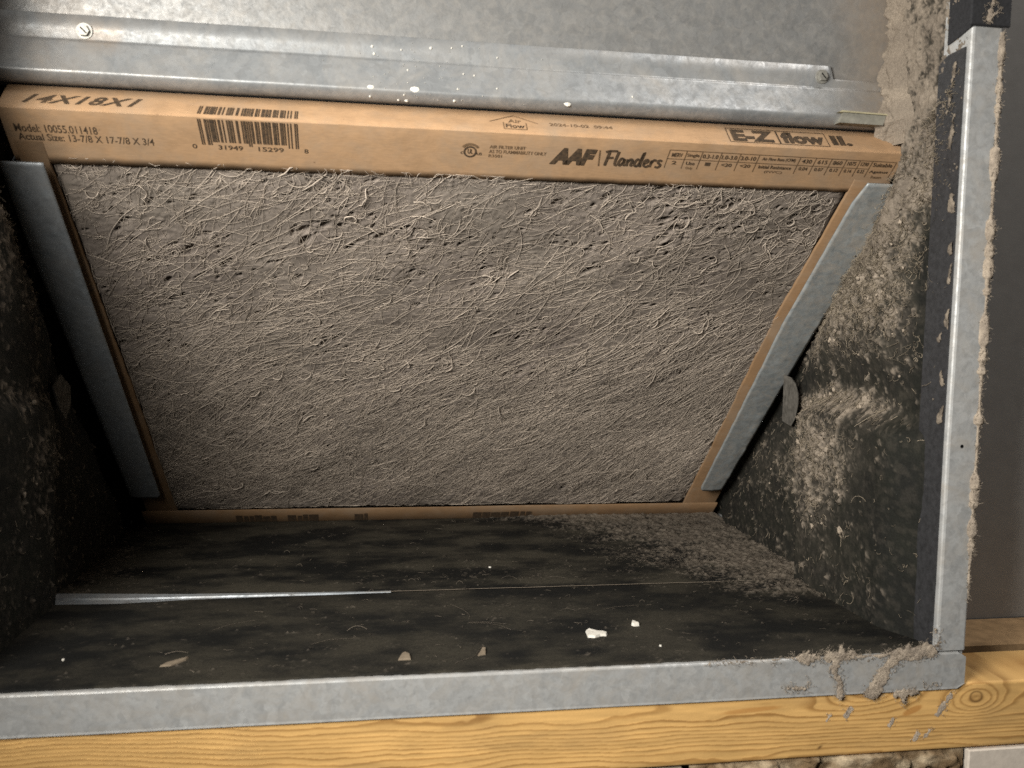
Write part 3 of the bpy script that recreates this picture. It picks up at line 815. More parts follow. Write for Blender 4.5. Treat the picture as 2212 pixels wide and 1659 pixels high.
def fibres():
    parts = []
    def run(n, Lr, rr, curl_sd, lift_r, bright, K=12, jitter=.35, pts=None, turn=0.):
        if pts is None:
            x = rng.uniform(-6.0, 10.1, n); s = rng.uniform(1.05, 13.4, n)
        else:
            x, s = pts
        n = len(x)
        a = fdir(x, s) + turn + rng.normal(0, jitter, n) + math.pi * (rng.random(n) < .5)
        L = rng.uniform(*Lr, n); curl = rng.normal(0, curl_sd, n); c2 = rng.normal(0, curl_sd * .7, n)
        lift = rng.uniform(*lift_r, n); ph = rng.uniform(0, 6.28, n)
        P = np.zeros((n, K, 3)); lx = np.interp(s, [1, 13.8], [-6.15, -5.8])
        for i in range(K):
            x = np.clip(x, lx, 10.12); s = np.clip(s, 1.05, 13.55)
            hs = media_low(x, s) + .010 + lift * math.sin(math.pi * i / (K - 1)) + .006 * np.sin(ph + i * 1.3)
            P[:, i] = Fp(x, s, hs)
            x = x + np.cos(a) * L / K; s = s + np.sin(a) * L / K; a = a + (curl + c2 * math.sin(i * 1.1)) / K
        tn = media_h(P[:, 0, 0], np.clip(((P[:, 0] - FO) @ T_), 1, 13.6))[1]
        r = rng.uniform(*rr, n)
        col = (.62 + .76 * tn[:, None]) * np.array([.43, .365, .30]) * rng.uniform(bright[0], bright[1], (n, 1))
        parts.append(tubes(P, r, col))
    run(11000, (.08, .32), (.0024, .0042), 2.0, (0, .012), (.45, 1.05), 5, 1.2)
    run(1600, (.20, .8), (.0026, .0050), 1.5, (0, .025), (.7, 1.15), 9, .9)
    run(2000, (.5, 1.8), (.0032, .0062), .9, (.0, .03), (.75, 1.2), 14, .40)
    run(1100, (.4, 1.5), (.0032, .0062), 1.0, (.0, .03), (.75, 1.2), 12, 1.4)
    run(200, (.6, 2.0), (.005, .0090), .9, (.0, .03), (.85, 1.15), 18, .5)
    # webs: short strands fanning out from knots of dust
    wx_ = rng.uniform(-5.8, 10.0, 150); ws_ = 1.3 + 11.5 * rng.random(150) ** 1.5
    run(0, (.15, .55), (.004, .0085), 1.6, (.0, .05), (.9, 1.2), 9, 1.5, (np.repeat(wx_, 7) + rng.normal(0, .035, 1050), np.repeat(ws_, 7) + rng.normal(0, .035, 1050)))
    def low(n, a, b): return rng.uniform(-5.9, 10.1, n), rng.triangular(a, b, 13.45, n)
    run(0, (.5, 1.8), (.0035, .0068), .35, (.004, .03), (.8, 1.3), 10, .26, low(3600, 3.5, 11.5))
    run(0, (.4, 1.5), (.0030, .0060), .5, (.004, .03), (.75, 1.2), 10, .35, low(2400, 4.0, 12.0), 1.65)
    # loose curls round the pits
    k = rng.choice(NP, 420); run(0, (.3, .9), (.004, .0085), 4.5, (.015, .06), (.9, 1.25), 14, 1.0, (pit_x[k] + rng.normal(0, .12, 420), pit_s[k] + rng.normal(0, .12, 420)))
    k = rng.choice(NP, 110); run(0, (.3, .8), (.009, .017), 3.4, (.02, .08), (.9, 1.2), 14, .9, (pit_x[k] + rng.normal(0, .15, 110), pit_s[k] + rng.normal(0, .15, 110)))
    # a fringe hanging out below the upper strip
    n = 160; run(0, (.15, .5), (.003, .006), 1.5, (.03, .07), (.8, 1.2), 10, 1.0, (rng.uniform(-6.0, 10, n), rng.uniform(1.08, 1.3, n)))
    V, Fc, Cc = joinm(parts)
    o = obj('fibre', V, Fc, FIBRE, mat_o, Cc, True); o['kind'] = 'stuff'; o['label'] = 'dusty glass fibres matted over the filter'
fibres()

# ---- printing on the frame
def text2d(body, shear=0., offset=0., spacing=1.0):
    cu = bpy.data.curves.new('lettering_curve', 'FONT'); cu.body = body; cu.size = 1.0; cu.shear = shear; cu.offset = offset
    cu.space_character = spacing; cu.fill_mode = 'FRONT'; cu.resolution_u = 3
    o = bpy.data.objects.new('lettering_curve', cu); C.objects.link(o)
    dg = bpy.context.evaluated_depsgraph_get(); dg.update()
    me = bpy.data.meshes.new_from_object(o.evaluated_get(dg))
    V = np.array([v.co[:2] for v in me.vertices]); Fc = [tuple(p.vertices) for p in me.polygons]
    bpy.data.objects.remove(o); bpy.data.curves.remove(cu); bpy.data.meshes.remove(me)
    return V, Fc
def ribbon2d(pts, wd, res=6, cap=True):
    p = np.array(pts, float)
    if len(p) > 2:
        t = np.linspace(0, len(p) - 1, (len(p) - 1) * res + 1); Pp = np.vstack([2 * p[0] - p[1], p, 2 * p[-1] - p[-2]]); out = []
        for tt in t:
            i = min(int(tt), len(p) - 2); f = tt - i; a, b, c, d = Pp[i:i + 4]
            out.append(.5 * ((2 * b) + (-a + c) * f + (2 * a - 5 * b + 4 * c - d) * f * f + (-a + 3 * b - 3 * c + d) * f ** 3))
        p = np.array(out)
    tg = np.gradient(p, axis=0); tg /= np.linalg.norm(tg, axis=1, keepdims=True) + 1e-9
    nn = np.stack([-tg[:, 1], tg[:, 0]], -1) * wd / 2
    n = len(p); V = np.vstack([p + nn, p - nn]); Fc = [(i, i + 1, n + i + 1, n + i) for i in range(n - 1)]
    return V, Fc
def place(name, V, Fc, face, x0, x1, base, height, mat=None, parent=None, keep=False, yoff=0.0, lab=None, drop=0.0, h=.0155):
    """fit 2D shape to x0..x1 and the given height; base = distance of the baseline from the fold"""
    V = np.asarray(V, float)
    if not keep:
        mn, mx = V.min(0), V.max(0)
        u = x0 + (V[:, 0] - mn[0]) / max(mx[0] - mn[0], 1e-6) * (x1 - x0)
        v = (V[:, 1] - mn[1]) / max(mx[1] - mn[1], 1e-6) * height
    else:
        u, v = V[:, 0], V[:, 1]
    sl = drop * (u - x0) / max(x1 - x0, 1e-6)
    P = Fp(u, base - v + sl, h) if face == 'F' else Ep(u, base + v + sl, h - .003)
    o = obj(name, P, Fc, mat or INK, parent or strip)
    if face == 'F': pass
    if lab: o['label'] = lab
    return o
def lettering(body, face, x0, x1, base, height, shear=0., offset=0., mat=None, name='lettering', spacing=1.0, drop=0.):
    V, Fc = text2d(body, shear, offset, spacing)
    return place(name, V, Fc, face, x0, x1, base, height, mat, None, drop=drop)
lettering('14X18X1', 'E', -6.42, -4.36, .16, .28, .45, .034, spacing=1.15, drop=.02)
lettering('Model: 10055.011418', 'F', -6.62, -5.17, .50, .17, 0, .014)
lettering('Actual Size: 13-7/8 X 17-7/8 X 3/4', 'F', -6.60, -4.19, .68, .155, 0, .014)
lettering('2024-10-02  09:44', 'E', 3.44, 4.75, .31, .10, 0, .008, INK2)
# bar code across the fold
def barcode():
    Lc = ['0001101', '0011001', '0010011', '0111101', '0100011', '0110001', '0101111', '0111011', '0110111', '0001011']
    d = [0, 3, 1, 9, 4, 9, 1, 5, 2, 9, 9, 8]
    bits = '101' + ''.join(Lc[k] for k in d[:6]) + '01010' + ''.join(''.join('1' if c == '0' else '0' for c in Lc[k]) for k in d[6:]) + '101'
    x0, x1 = -3.34, -1.50; w_ = (x1 - x0) / len(bits); m = MB(); i = 0
    while i < len(bits):
        if bits[i] == '1':
            j = i
            while j < len(bits) and bits[j] == '1': j += 1
            a = x0 + i * w_ - .002; b = x0 + j * w_ + .002
            tall = i < 10 or i > 84 or 45 <= i < 50
            sb = .60 if tall else .53
            lean = .03 * (1 - i / len(bits))
            m.add([Fp(a + lean * .2, .035, .015), Fp(b + lean * .2, .035, .015), Fp(b + lean, sb, .0165), Fp(a + lean, sb, .0165)], [(0, 3, 2, 1)])
            m.add([Ep(a, .082, .012), Ep(b, .082, .012), Ep(b + lean, .34, .013), Ep(a + lean, .34, .013)], [(0, 1, 2, 3)])
            i = j
        else: i += 1
    o = obj('barcode', m.v, m.f, INK, strip); return o
barcode()
for tx, a, b in (('0', -3.50, -3.41), ('31949', -3.02, -2.56), ('15299', -2.27, -1.79), ('8', -1.40, -1.32)):
    lettering(tx, 'F', a, b, .695, .10, 0, .012)
# air flow arrow
V, Fc = ribbon2d([(2.22, .36), (2.72, .60)], .016); place('airflow_arrow', V, Fc, 'E', 0, 1, 0, 1, INK2, keep=True)
V, Fc = ribbon2d([(2.72, .60), (3.20, .36)], .016); place('airflow_arrow', V, Fc, 'E', 0, 1, 0, 1, INK2, keep=True)
for a, b in (((2.50, .36), (2.50, .13)), ((2.96, .36), (2.96, .13)), ((2.50, .13), (2.96, .13))):
    V, Fc = ribbon2d([a, b], .016); place('airflow_arrow', V, Fc, 'E', 0, 1, 0, 1, INK2, keep=True)
lettering('Air', 'E', 2.60, 2.86, .35, .12, 0, .012, INK2); lettering('Flow', 'E', 2.54, 2.92, .17, .13, 0, .014)
# classification mark
t = np.linspace(0, 2 * math.pi, 33)
V, Fc = ribbon2d([(1.85 + .115 * math.cos(a), -.47 + .115 * math.sin(a)) for a in t], .035, 2); place('mark_ring', V, Fc, 'F', 0, 1, 0, 1, INK, keep=True)
t = np.linspace(math.radians(35), math.radians(145), 14)
V, Fc = ribbon2d([(1.85 + .185 * math.cos(a), -.47 + .175 * math.sin(a)) for a in t], .05, 2); place('mark_arc', V, Fc, 'F', 0, 1, 0, 1, INK2, keep=True)
lettering('UL', 'F', 1.80, 1.905, .515, .11, -.0, .02)
lettering('C', 'F', 1.66, 1.71, .53, .06, 0, .02); lettering('US', 'F', 1.985, 2.09, .54, .06, 0, .02)
lettering('AIR FILTER UNIT', 'F', 2.23, 2.96, .365, .075, 0, .012, INK2); lettering('AS TO FLAMMABILITY ONLY', 'F', 2.23, 3.40, .475, .080, 0, .012, INK2); lettering('R3501', 'F', 2.23, 2.50, .575, .07, 0, .012, INK2)
lettering('AAF', 'F', 3.49, 4.44, .67, .40, .28, .07, name='brand_lettering', spacing=.95)
V, Fc = ribbon2d([(4.53, -.66), (4.49, -.28)], .025); place('divider_line', V, Fc, 'F', 0, 1, 0, 1, INK2, keep=True)
strokes = [[(.10, 0), (.16, .5), (.22, 1.0)], [(.02, .90), (.2, .98), (.58, 1.0)], [(.14, .50), (.45, .56)], [(.66, .98), (.58, .35), (.60, .08), (.70, .06)],
           [(1.0, .48), (.86, .52), (.76, .22), (.84, .05), (.98, .25), (1.03, .50), (1.0, .15), (1.10, .06)],
           [(1.2, .50), (1.17, .03)], [(1.18, .28), (1.32, .50), (1.42, .42), (1.38, .12), (1.48, .05)],
           [(1.80, .42), (1.66, .52), (1.55, .22), (1.64, .04), (1.78, .22), (1.92, 1.0), (1.84, .15), (1.92, .05)],
           [(2.02, .24), (2.20, .36), (2.16, .52), (2.04, .42), (2.04, .12), (2.18, .04), (2.30, .16)],
           [(2.38, .50), (2.35, .03)], [(2.36, .28), (2.50, .52), (2.62, .46)], [(2.90, .46), (2.76, .52), (2.72, .36), (2.86, .20), (2.76, .03), (2.60, .08)]]
allV = []; allF = []
for st in strokes:
    V, Fc = ribbon2d(st, .135, 5); n0 = sum(len(v) for v in allV); allV.append(V); allF += [tuple(i + n0 for i in q) for q in Fc]
place('brand_lettering', np.vstack(allV), allF, 'F', 4.61, 5.87, .66, .40)
# performance table
tv = lambda px: 5.92 + (px - 240) / 1670 * 5.14
def line(a, b, wd=.014, mt=None):
    V, Fc = ribbon2d([a, b], wd); place('table_line', V, Fc, 'F', 0, 1, 0, 1, mt or INK2, keep=True)
line((tv(250), -.19), (tv(1895), -.22)); line((tv(245), -.40), (tv(1715), -.42))
cols = [245, 365, 475, 610, 745, 880, 1180, 1295, 1410, 1520, 1622, 1715, 1895]
for i, px in enumerate(cols): line((tv(px) + .02, -.19 - .002 * i), (tv(px), -.63))
heads = ['MERV', 'Single', '0.3-1.0', '1.0-3.0', '3.0-10', 'Air Flow Rate (CFM)', '430', '615', '860', '1075', '1290', 'Suitable']
vals = ['2', 'Use', '1', '<20', '<20', 'Initial Resistance', '0.04', '0.07', '0.12', '0.16', '0.22', 'Against']
for i in range(12):
    a, b = tv(cols[i]), tv(cols[i + 1]); w_ = b - a
    kx = .12 if len(heads[i]) > 4 else .24
    lettering(heads[i], 'F', a + w_ * kx, b - w_ * kx * .6, .355, .10, 0, .012, name='table_lettering')
    kx = .10 if len(vals[i]) > 6 else (.36 if len(vals[i]) < 3 else .22)
    lettering(vals[i], 'F', a + w_ * kx, b - w_ * kx, .535, .085, 0, .014, name='table_lettering')
for tx, i in (('Only', 1), ('(IWC)', 5), ('Pressure', 11)):
    a, b = tv(cols[i]), tv(cols[i + 1]); w_ = b - a
    lettering(tx, 'F', a + w_ * .28, b - w_ * .28, .655, .075, 0, .012, INK2, 'table_lettering')
# large name on the side face
lettering('E-Z', 'E', 7.31, 8.25, .14, .40, 0, .05, name='brand_lettering'); lettering('flow', 'E', 8.41, 9.38, .14, .40, 0, .05, name='brand_lettering'); lettering('II.', 'E', 9.54, 10.0, .16, .35, 0, .05, name='brand_lettering')
def outline(a, b, c, d, wd=.016):
    for p, q in (((a, c), (b, c)), ((b, c), (b, d)), ((b, d), (a, d)), ((a, d), (a, c))):
        V, Fc = ribbon2d([p, q], wd); place('letter_outline', V, Fc, 'E', 0, 1, 0, 1, INK, keep=True)
outline(7.23, 8.33, .10, .58); outline(8.35, 9.44, .10, .57)
# print on the lower strip, half folded under
def lowprint(x0, x1, k0, k1):
    xs = np.linspace(x0, x1, 6); V = []; Fc = []
    for x in xs:
        B = np.array([np.interp(x, fb[:, 0], fb[:, i]) for i in range(3)]); D = np.array([np.interp(x, fc_[:, 0], fc_[:, i]) for i in range(3)])
        nn = np.array([0, -.8, -.6]) * .006 + np.array([0, -.004, .0])
        V += [B + (D - B) * k0 + nn, B + (D - B) * k1 + nn]
    for i in range(5): Fc.append((2 * i, 2 * i + 1, 2 * i + 3, 2 * i + 2))
    obj('cropped_print', V, Fc, INK, lstrip)
for a, b in ((-4.15, -2.95), (-2.62, -1.7), (-.6, -.2), (3.1, 5.0)):
    x = a
    while x < b:
        w_ = random.uniform(.12, .34); lowprint(x, min(x + w_, b), .42 + random.uniform(-.06, .08), .98); x += w_ + random.uniform(.02, .05)

# ------------------------------------------------------------------ pine beam under the sill
def beam():
    x0, x1 = -11.0, 17.0
    nx = 1150
    x = np.linspace(x0, x1, nx)
    # section: back top -> front top rounded -> front face -> bottom rounded
    sec = [(1.5, -.665), (.8, -.662)] + [(.10 - .06 * math.sin(a), -.72 + .06 * math.cos(a)) for a in np.linspace(0, math.pi / 2, 6)]
    sec += [(.04, z) for z in np.linspace(-.73, -1.93, 78)] + [(.10 - .06 * math.cos(a), -1.96 - .06 * math.sin(a)) for a in np.linspace(0.2, math.pi / 2, 4)] + [(.8, -2.02), (1.5, -2.02)]
    sec = np.array(sec); ns = len(sec)
    arc = np.concatenate([[0], np.cumsum(np.linalg.norm(np.diff(sec, axis=0), axis=1))])
    V_ = -arc + arc[np.argmin(np.abs(sec[:, 1] + .80) + np.abs(sec[:, 0] - .04))] - .80     # unrolled height
    X = np.repeat(x[None], ns, 0); Z = np.repeat(V_[:, None], nx, 1)
    field = Z * 6.8 + 3.0 * (fbm(X * .22, Z * .7, 3, 1) - .5) * 2 + 1.2 * np.sin(Z * 5.0 + X * .15) + .55 * (fbm(X * 1.1, Z * 2.4, 3, 2) - .5) + .20 * (fbm(X * 4, Z * 8, 2, 3) - .5)
    knots = [(9.65, -.72, 5.0, .95, .34), (11.98, -.96, 4.2, .55, .30), (3.4, -2.2, -2.5, 2.2, .5), (-3.0, -.5, 2.0, 2.4, .4)]
    for kx, kz, A, wx, wz in knots:
        r2 = ((X - kx) / wx) ** 2 + ((Z - kz) / wz) ** 2
        field = field + A * np.exp(-r2 * .9)
    fr = field - np.floor(field)
    late = sstep(.50, .90, fr) * (1 - sstep(.93, 1.0, fr))
    late = late * (.55 + .6 * fbm(X * .6, field * 0 + np.floor(field) * 3.7, 2, 4))
    light = np.array([.67, .415, .155]); dark = np.array([.36, .185, .055])
    col = mixc(light * np.array([1.02, 1.0, .98]), dark, np.clip(late * .95, 0, 1))
    col = col * (0.80 + .40 * fbm(X * 1.2, Z * 16, 4, 5))[..., None] * (0.88 + .24 * fbm(X * .8, Z * 1.2, 4, 0))[..., None]
    res = sstep(.5, .75, np.exp(-(((X - 10.6) / .30) ** 2 + ((Z + 1.17 - .35 * (X - 10.6)) / .11) ** 2)) + .25 * (fbm(X * 5, Z * 5, 3, 2) - .5))
    res = np.maximum(res, .8 * sstep(.45, .8, np.exp(-(((X - 7.2) / .9) ** 2 + ((Z + .99 - .06 * (X - 7.2)) / .075) ** 2)) + .3 * (fbm(X * 4, Z * 6, 3, 6) - .5)))
    col = mixc(col, np.array([.42, .17, .035]), res * .65)
    kn = np.hypot((X - 11.98) / .13, (Z + .96) / .105)
    col = mixc(col, np.array([.16, .085, .03]), np.exp(-((kn - 1) / .18) ** 2) * .85); col = mixc(col, np.array([.5, .30, .11]), (1 - sstep(.6, .9, kn)) * .6)
    col = mixc(col, np.array([.30, .16, .05]), (1 - sstep(.0, .03, np.hypot(X - 11.98, (Z + .96)))) * .7)
    grime_end_tone = sstep(.55, .8, fbm(X * .5 + 3, Z * 1.5, 4, 7)) * .22 + .18 * sstep(11.5, 13, X) * fbm(X * 2, Z * 3, 3, 1)  # random grime patches, plus a darker tone towards the right end
    col = mixc(col, np.array([.24, .16, .08]), grime_end_tone)
    nail = np.exp(-(((X - 8.65) / .05) ** 2 + ((Z + 1.82 - .5 * (X - 8.65)) / .03) ** 2)); col = mixc(col, np.array([.12, .06, .02]), nail)
    notch = np.exp(-(((X - 9.75) / .33) ** 2 + ((Z + .76) / .09) ** 2))
    P = np.stack([X, np.repeat(sec[:, 0][:, None], nx, 1), np.repeat(sec[:, 1][:, None], nx, 1)], -1)
    P[..., 1] += .06 * notch - .004 * late + .01 * (fbm(X * .7, Z * 2, 3, 3) - .5)
    P[..., 2] += .02 * (fbm(X * .3, X * 0 + 1, 2, 5) - .5)
    o = grid('wood_beam', P, WOOD, None, col, flip=True, base=(2, .75, -2.02))
    tag(o, 'golden pine beam with knots carrying the cabinet sill', 'beam')
    return o
bm_o = beam()
m = MB(); m.bevbox((11.75, 2.05, -2.0), (22, 3.58, -.70), .05)
o = m.build('wood_plank', mat_plain('old_brown_wood', (.34, .22, .115), .8, .2, .35, 3)); tag(o, 'dull brown wood plank at the foot of the grey wall', 'plank')
# rough lump of foam-like plaster and white board below the beam
def rough_block():
    x = np.linspace(6.0, 11.80, 160); z = np.linspace(-3.6, -2.05, 60); X, Z = np.meshgrid(x, z)
    Y = .22 - .22 * fbm(X * 1.6, Z * 2.2, 5, 3, .6) - .10 * sstep(.5, .62, fbm(X * 2.6, Z * 3.1, 3, 1))
    tone = fbm(X * 2, Z * 3, 4, 5); col = mixc([.20, .135, .075], [.50, .40, .27], sstep(.3, .72, tone))
    fr = np.stack([X, Y, Z], -1); bk = fr[::-1].copy(); bk[..., 1] = .9
    P = np.concatenate([fr, bk], 0); col = np.concatenate([col, col[::-1]], 0)
    o = grid('mortar_block', P, LINT, None, col, flip=True)
    tag(o, 'rough tan mortar below the pine beam', 'mortar')
rough_block()
m = MB(); m.bevbox((11.88, .02, -3.8), (17, .5, -2.06), .03); o = m.build('drywall_piece', DRYW); tag(o, 'white drywall piece below the right end of the pine beam', 'drywall')
m = MB(); m.bevbox((-6, .12, -3.8), (5.9, .9, -2.08), .04); o = m.build('mortar_block', mat_plain('grey_mortar', (.30, .25, .19), .9, .2, .3, 4)); tag(o, 'long dark mortar course under the left part of the pine beam', 'mortar')

# ------------------------------------------------------------------ lint on the sill, the flange and the beam
def seg_d(X, Z, a, b, ra, rb):
    a = np.array(a); b = np.array(b); d = b - a; L = max((d ** 2).sum(), 1e-9)
    t = np.clip(((X - a[0]) * d[0] + (Z - a[1]) * d[1]) / L, 0, 1)
    return (ra + (rb - ra) * t) - np.hypot(X - a[0] - t * d[0], Z - a[1] - t * d[1])
def lint_sheet(name, segs, box, label, y0=-.018, k=0, fuzz=1.0, bright=1.0, core=.02, rag=.11, res=.014, thick=.022):
    x = np.arange(box[0], box[1], res); z = np.arange(box[2], box[3], res); X, Z = np.meshgrid(x, z)
    D = np.full(X.shape, -9.)
    for s in segs: D = np.maximum(D, seg_d(X, Z, *s))
    D = D + rag * 1.6 * (fbm(X * 4 + k, Z * 4, 4, k, .6) - .5) + rag * .7 * (fbm(X * 18, Z * 18, 2, k + 1) - .5)
    M = D > core
    hgt = thick * np.sqrt(np.clip(D / .08, 0, 1)) * (.5 + 1.0 * fbm(X * 7, Z * 7, 3, k + 2))
    Yf = y0 - hgt; Yb = y0 + .012 * np.clip(D / .05, 0, 1)
    q = M[:-1, :-1] & M[1:, :-1] & M[:-1, 1:] & M[1:, 1:]
    Fc = grid_faces(*X.shape)[q.ravel()]
    n = X.size
    V = np.concatenate([np.stack([X, Yf, Z], -1).reshape(-1, 3), np.stack([X, Yb, Z], -1).reshape(-1, 3)])
    Fc = np.concatenate([Fc, Fc[:, ::-1] + n])
    used = np.unique(Fc); mp = np.full(len(V), -1); mp[used] = np.arange(len(used)); V = V[used]; Fc = mp[Fc]
    tone = fbm(V[:, 0] * 6, V[:, 2] * 6, 3, k + 3)
    col = mixc(DUST2 * 1.15, DUST * 1.4, sstep(.3, .7, tone)) * bright
    parts = [(V, Fc, col)]
    # wisps: a tangle of fine curled hairs over and around the felt
    cand = np.argwhere(D > -.035); nh = int(len(cand) * .10 * fuzz); pk = cand[rng.integers(0, len(cand), nh)]
    px_, pz_ = x[pk[:, 1]], z[pk[:, 0]]; L = rng.uniform(.03, .12, nh); a = rng.uniform(0, 6.28, nh); cu = rng.normal(0, 4.0, nh); up = rng.uniform(.0, .35, nh)
    P = np.zeros((nh, 7, 3)); ybase = y0 - .006 - .6 * thick * rng.random(nh)
    for i in range(7):
        P[:, i] = np.stack([px_, ybase - up * L * math.sin(math.pi * i / 6) * .7, pz_], -1)
        px_ = px_ + np.cos(a) * L / 7; pz_ = pz_ + np.sin(a) * L / 7; a = a + cu / 7
    parts.append(tubes(P, rng.uniform(.0018, .0042, nh), DUST * bright * rng.uniform(.8, 1.35, (nh, 1))))
    V, Fc, col = joinm(parts)
    o = obj(name, V, Fc, LINT, None, col, True); tag(o, label, 'lint', None, 'stuff'); return o
lint_sheet('lint', [((7.95, .02), (8.5, .03), .08, .11), ((8.2, .05), (8.3, .16), .08, .05)], (7.6, 8.8, -.4, .4), 'small tuft of lint on the sill lip, left of the larger ones', k=1)
lint_sheet('lint', [((8.72, .02), (9.20, .05), .14, .10), ((8.96, .05), (8.98, .25), .14, .05), ((8.84, 0), (8.84, -.28), .11, .10), ((8.84, -.28), (8.97, -.52), .09, .12), ((8.97, -.52), (8.96, -.74), .10, .10)], (8.4, 9.5, -1.0, .5), 'ragged lint streak hanging down the sill, wide at the lip', k=2)
lint_sheet('lint', [((10.15, .0), (10.85, .06), .14, .16), ((10.36, .05), (10.38, .22), .12, .04), ((10.60, .08), (10.70, .14), .12, .06), ((10.15, -.05), (9.9, -.32), .14, .14), ((9.9, -.32), (9.75, -.62), .14, .18), ((9.75, -.64), (9.62, -.74), .18, .13)], (9.2, 11.1, -1.1, .5), 'long diagonal lint streak across the right end of the sill', k=3)
lint_sheet('lint', [((10.15, -.78), (10.6, -.74), .10, .09), ((10.3, -.8), (10.35, -.90), .09, .07)], (9.9, 11.0, -1.1, -.4), 'limp lint patch at the sill bottom under the long streak', k=4)
lint_sheet('lint', [((10.78, -.64), (11.05, -.66), .05, .06)], (10.5, 11.4, -.9, -.4), 'tiny lint patch at the sill bottom by the corner', k=5)
lint_sheet('lint', [((7.9, -.55), (8.25, -.58), .04, .05), ((8.3, -.58), (8.3, -.45), .04, .03)], (7.6, 8.6, -.8, -.3), 'faint lint smear on the sill face below the small tuft', k=6, thick=.03)
lint_sheet('lint', [((6.3, .015), (8.0, .02), .012, .03), ((8.4, .02), (8.9, .02), .035, .05), ((9.1, .02), (10.3, .03), .045, .055), ((9.5, .03), (9.55, .09), .05, .02), ((9.95, .03), (9.9, .10), .05, .02)], (6.0, 10.6, -.25, .35), 'thin ragged line of lint along the sill lip towards the right corner', k=8)
lint_sheet('lint', [((10.92, .02), (11.06, .25), .05, .05), ((10.98, .1), (10.95, .5), .05, .03)], (10.6, 11.3, -.15, .8), 'tuft of lint in the corner where sill and flange meet', k=7)
for i, (x, z, r) in enumerate([(9.21, -1.14, .07), (11.20, -1.20, .09), (11.37, -.95, .07), (10.95, -1.65, .06), (10.69, -1.72, .055), (8.78, -1.24, .05), (10.13, -1.39, .05)]):
    lb = ['grey lint smudge beside the large knot whorl of the beam', 'slanting lint smear on the beam below the cabinet corner', 'lint speck on the beam just under the cabinet corner', 'lower right lint speck on the beam near its bottom', 'lint speck beside the lowest one on the beam', 'leftmost lint smudge on the beam', 'faint lint smudge below the large knot whorl'][i]
    lint_sheet('lint', [((x - r * .6, z - r * .9), (x + r * .7, z + r * 1.0), r * .8, r * .75)], (x - .3, x + .3, z - .3, z + .3), lb, y0=.034, k=10 + i, rag=.07, thick=.006, fuzz=.3, bright=1.35, core=.0)
# ragged lint along the outer edge of the right flange and its inner corner
def edge_lint(name, xc, zr, label, k, amp, y0):
    z = np.arange(zr[0], zr[1], .02); t = np.linspace(-1, 1, 9); Zg, Tg = np.meshgrid(z, t, indexing='ij')
    wd = amp * (.45 + 1.3 * sstep(.35, .75, fbm(z * 3.2, z * 0 + k, 5, k, .65))) * sstep(zr[0], zr[0] + .6, z)
    X = xc + Tg * wd[:, None] + .02 * (fbm(Zg * 5, Tg * 2, 3, k + 2) - .5)
    Y = y0 - (1 - Tg ** 2) * wd[:, None] * .8 * (.6 + .8 * fbm(Zg * 8, Tg * 3, 3, k + 1))
    col = mixc(DUST2, DUST * 1.15, sstep(.3, .7, fbm(Zg * 6, Tg * 3, 3, k + 3)))
    V = np.stack([X, Y, Zg], -1).reshape(-1, 3); Fc = grid_faces(*X.shape)
    Vb = V.copy(); Vb[:, 1] = y0 + .02; n = len(V)
    parts = [(np.concatenate([V, Vb]), np.concatenate([Fc, Fc[:, ::-1] + n]), np.concatenate([col.reshape(-1, 3)] * 2))]
    nh = 900; i = rng.integers(0, n, nh); pk = V[i]; P = np.zeros((nh, 5, 3)); d = rng.normal(0, 1, (nh, 3)); d[:, 1] = -np.abs(d[:, 1]) * .4; d /= np.linalg.norm(d, axis=1, keepdims=True); L = rng.uniform(.02, .07, nh); cu = rng.normal(0, .6, (nh, 3))
    for j in range(5): P[:, j] = pk + d * (L * j / 4)[:, None] + cu * (L * (j / 4) ** 2)[:, None] * .6
    parts.append(tubes(P, rng.uniform(.0025, .006, nh), DUST * rng.uniform(.8, 1.2, (nh, 1))))
    V, Fc, col = joinm(parts); o = obj(name, V, Fc, LINT, None, col, True); tag(o, label, 'lint', None, 'stuff')
edge_lint('lint', 11.62, (1.0, 12.0), 'ragged lint fringe along the outer edge of the right flange', 2, .068, -.005)
def trim_lint():
    segs = []
    r2 = random.Random(5)
    for z, a, l, r_ in ((11.15, .42, .35, .05), (10.6, .50, .5, .045), (9.9, .38, .6, .06), (8.7, .22, .25, .07), (7.9, .18, .2, .09), (7.35, .2, .3, .06), (6.5, .17, .25, .10), (6.2, .35, .12, .08), (5.35, .2, .2, .07), (5.0, .45, .1, .06), (4.6, .2, .3, .08)):
        segs.append(((a, z), (a - r2.uniform(-.02, .12), z + l), r_, r_ * r2.uniform(.3, .8)))
    y = np.arange(.1, .95, .014); z = np.arange(4.2, 11.7, .014); Yg, Zg = np.meshgrid(y, z); D = np.full(Yg.shape, -9.)
    for s in segs: D = np.maximum(D, seg_d(Yg, Zg, *s))
    D = D + .20 * (fbm(Yg * 7, Zg * 5, 4, 2, .62) - .5); M = D > 0
    X = 10.95 - .04 * np.sqrt(np.clip(D / .06, 0, 1)) * (.3 + 1.3 * fbm(Yg * 8, Zg * 8, 3, 4)); q = M[:-1, :-1] & M[1:, :-1] & M[:-1, 1:] & M[1:, 1:]
    Fc = grid_faces(*Yg.shape)[q.ravel()]; V = np.stack([X, Yg, Zg], -1).reshape(-1, 3)
    used = np.unique(Fc); mp = np.full(len(V), -1); mp[used] = np.arange(len(used)); V = V[used]; Fc = mp[Fc]
    col = mixc(DUST2 * .5, DUST * .75, sstep(.3, .7, fbm(V[:, 1] * 6, V[:, 2] * 6, 3, 1)))
    o = obj('lint', V, Fc, LINT, None, col, True); tag(o, 'lint tufts on the black trim inside the right flange', 'lint', None, 'stuff')
trim_lint()
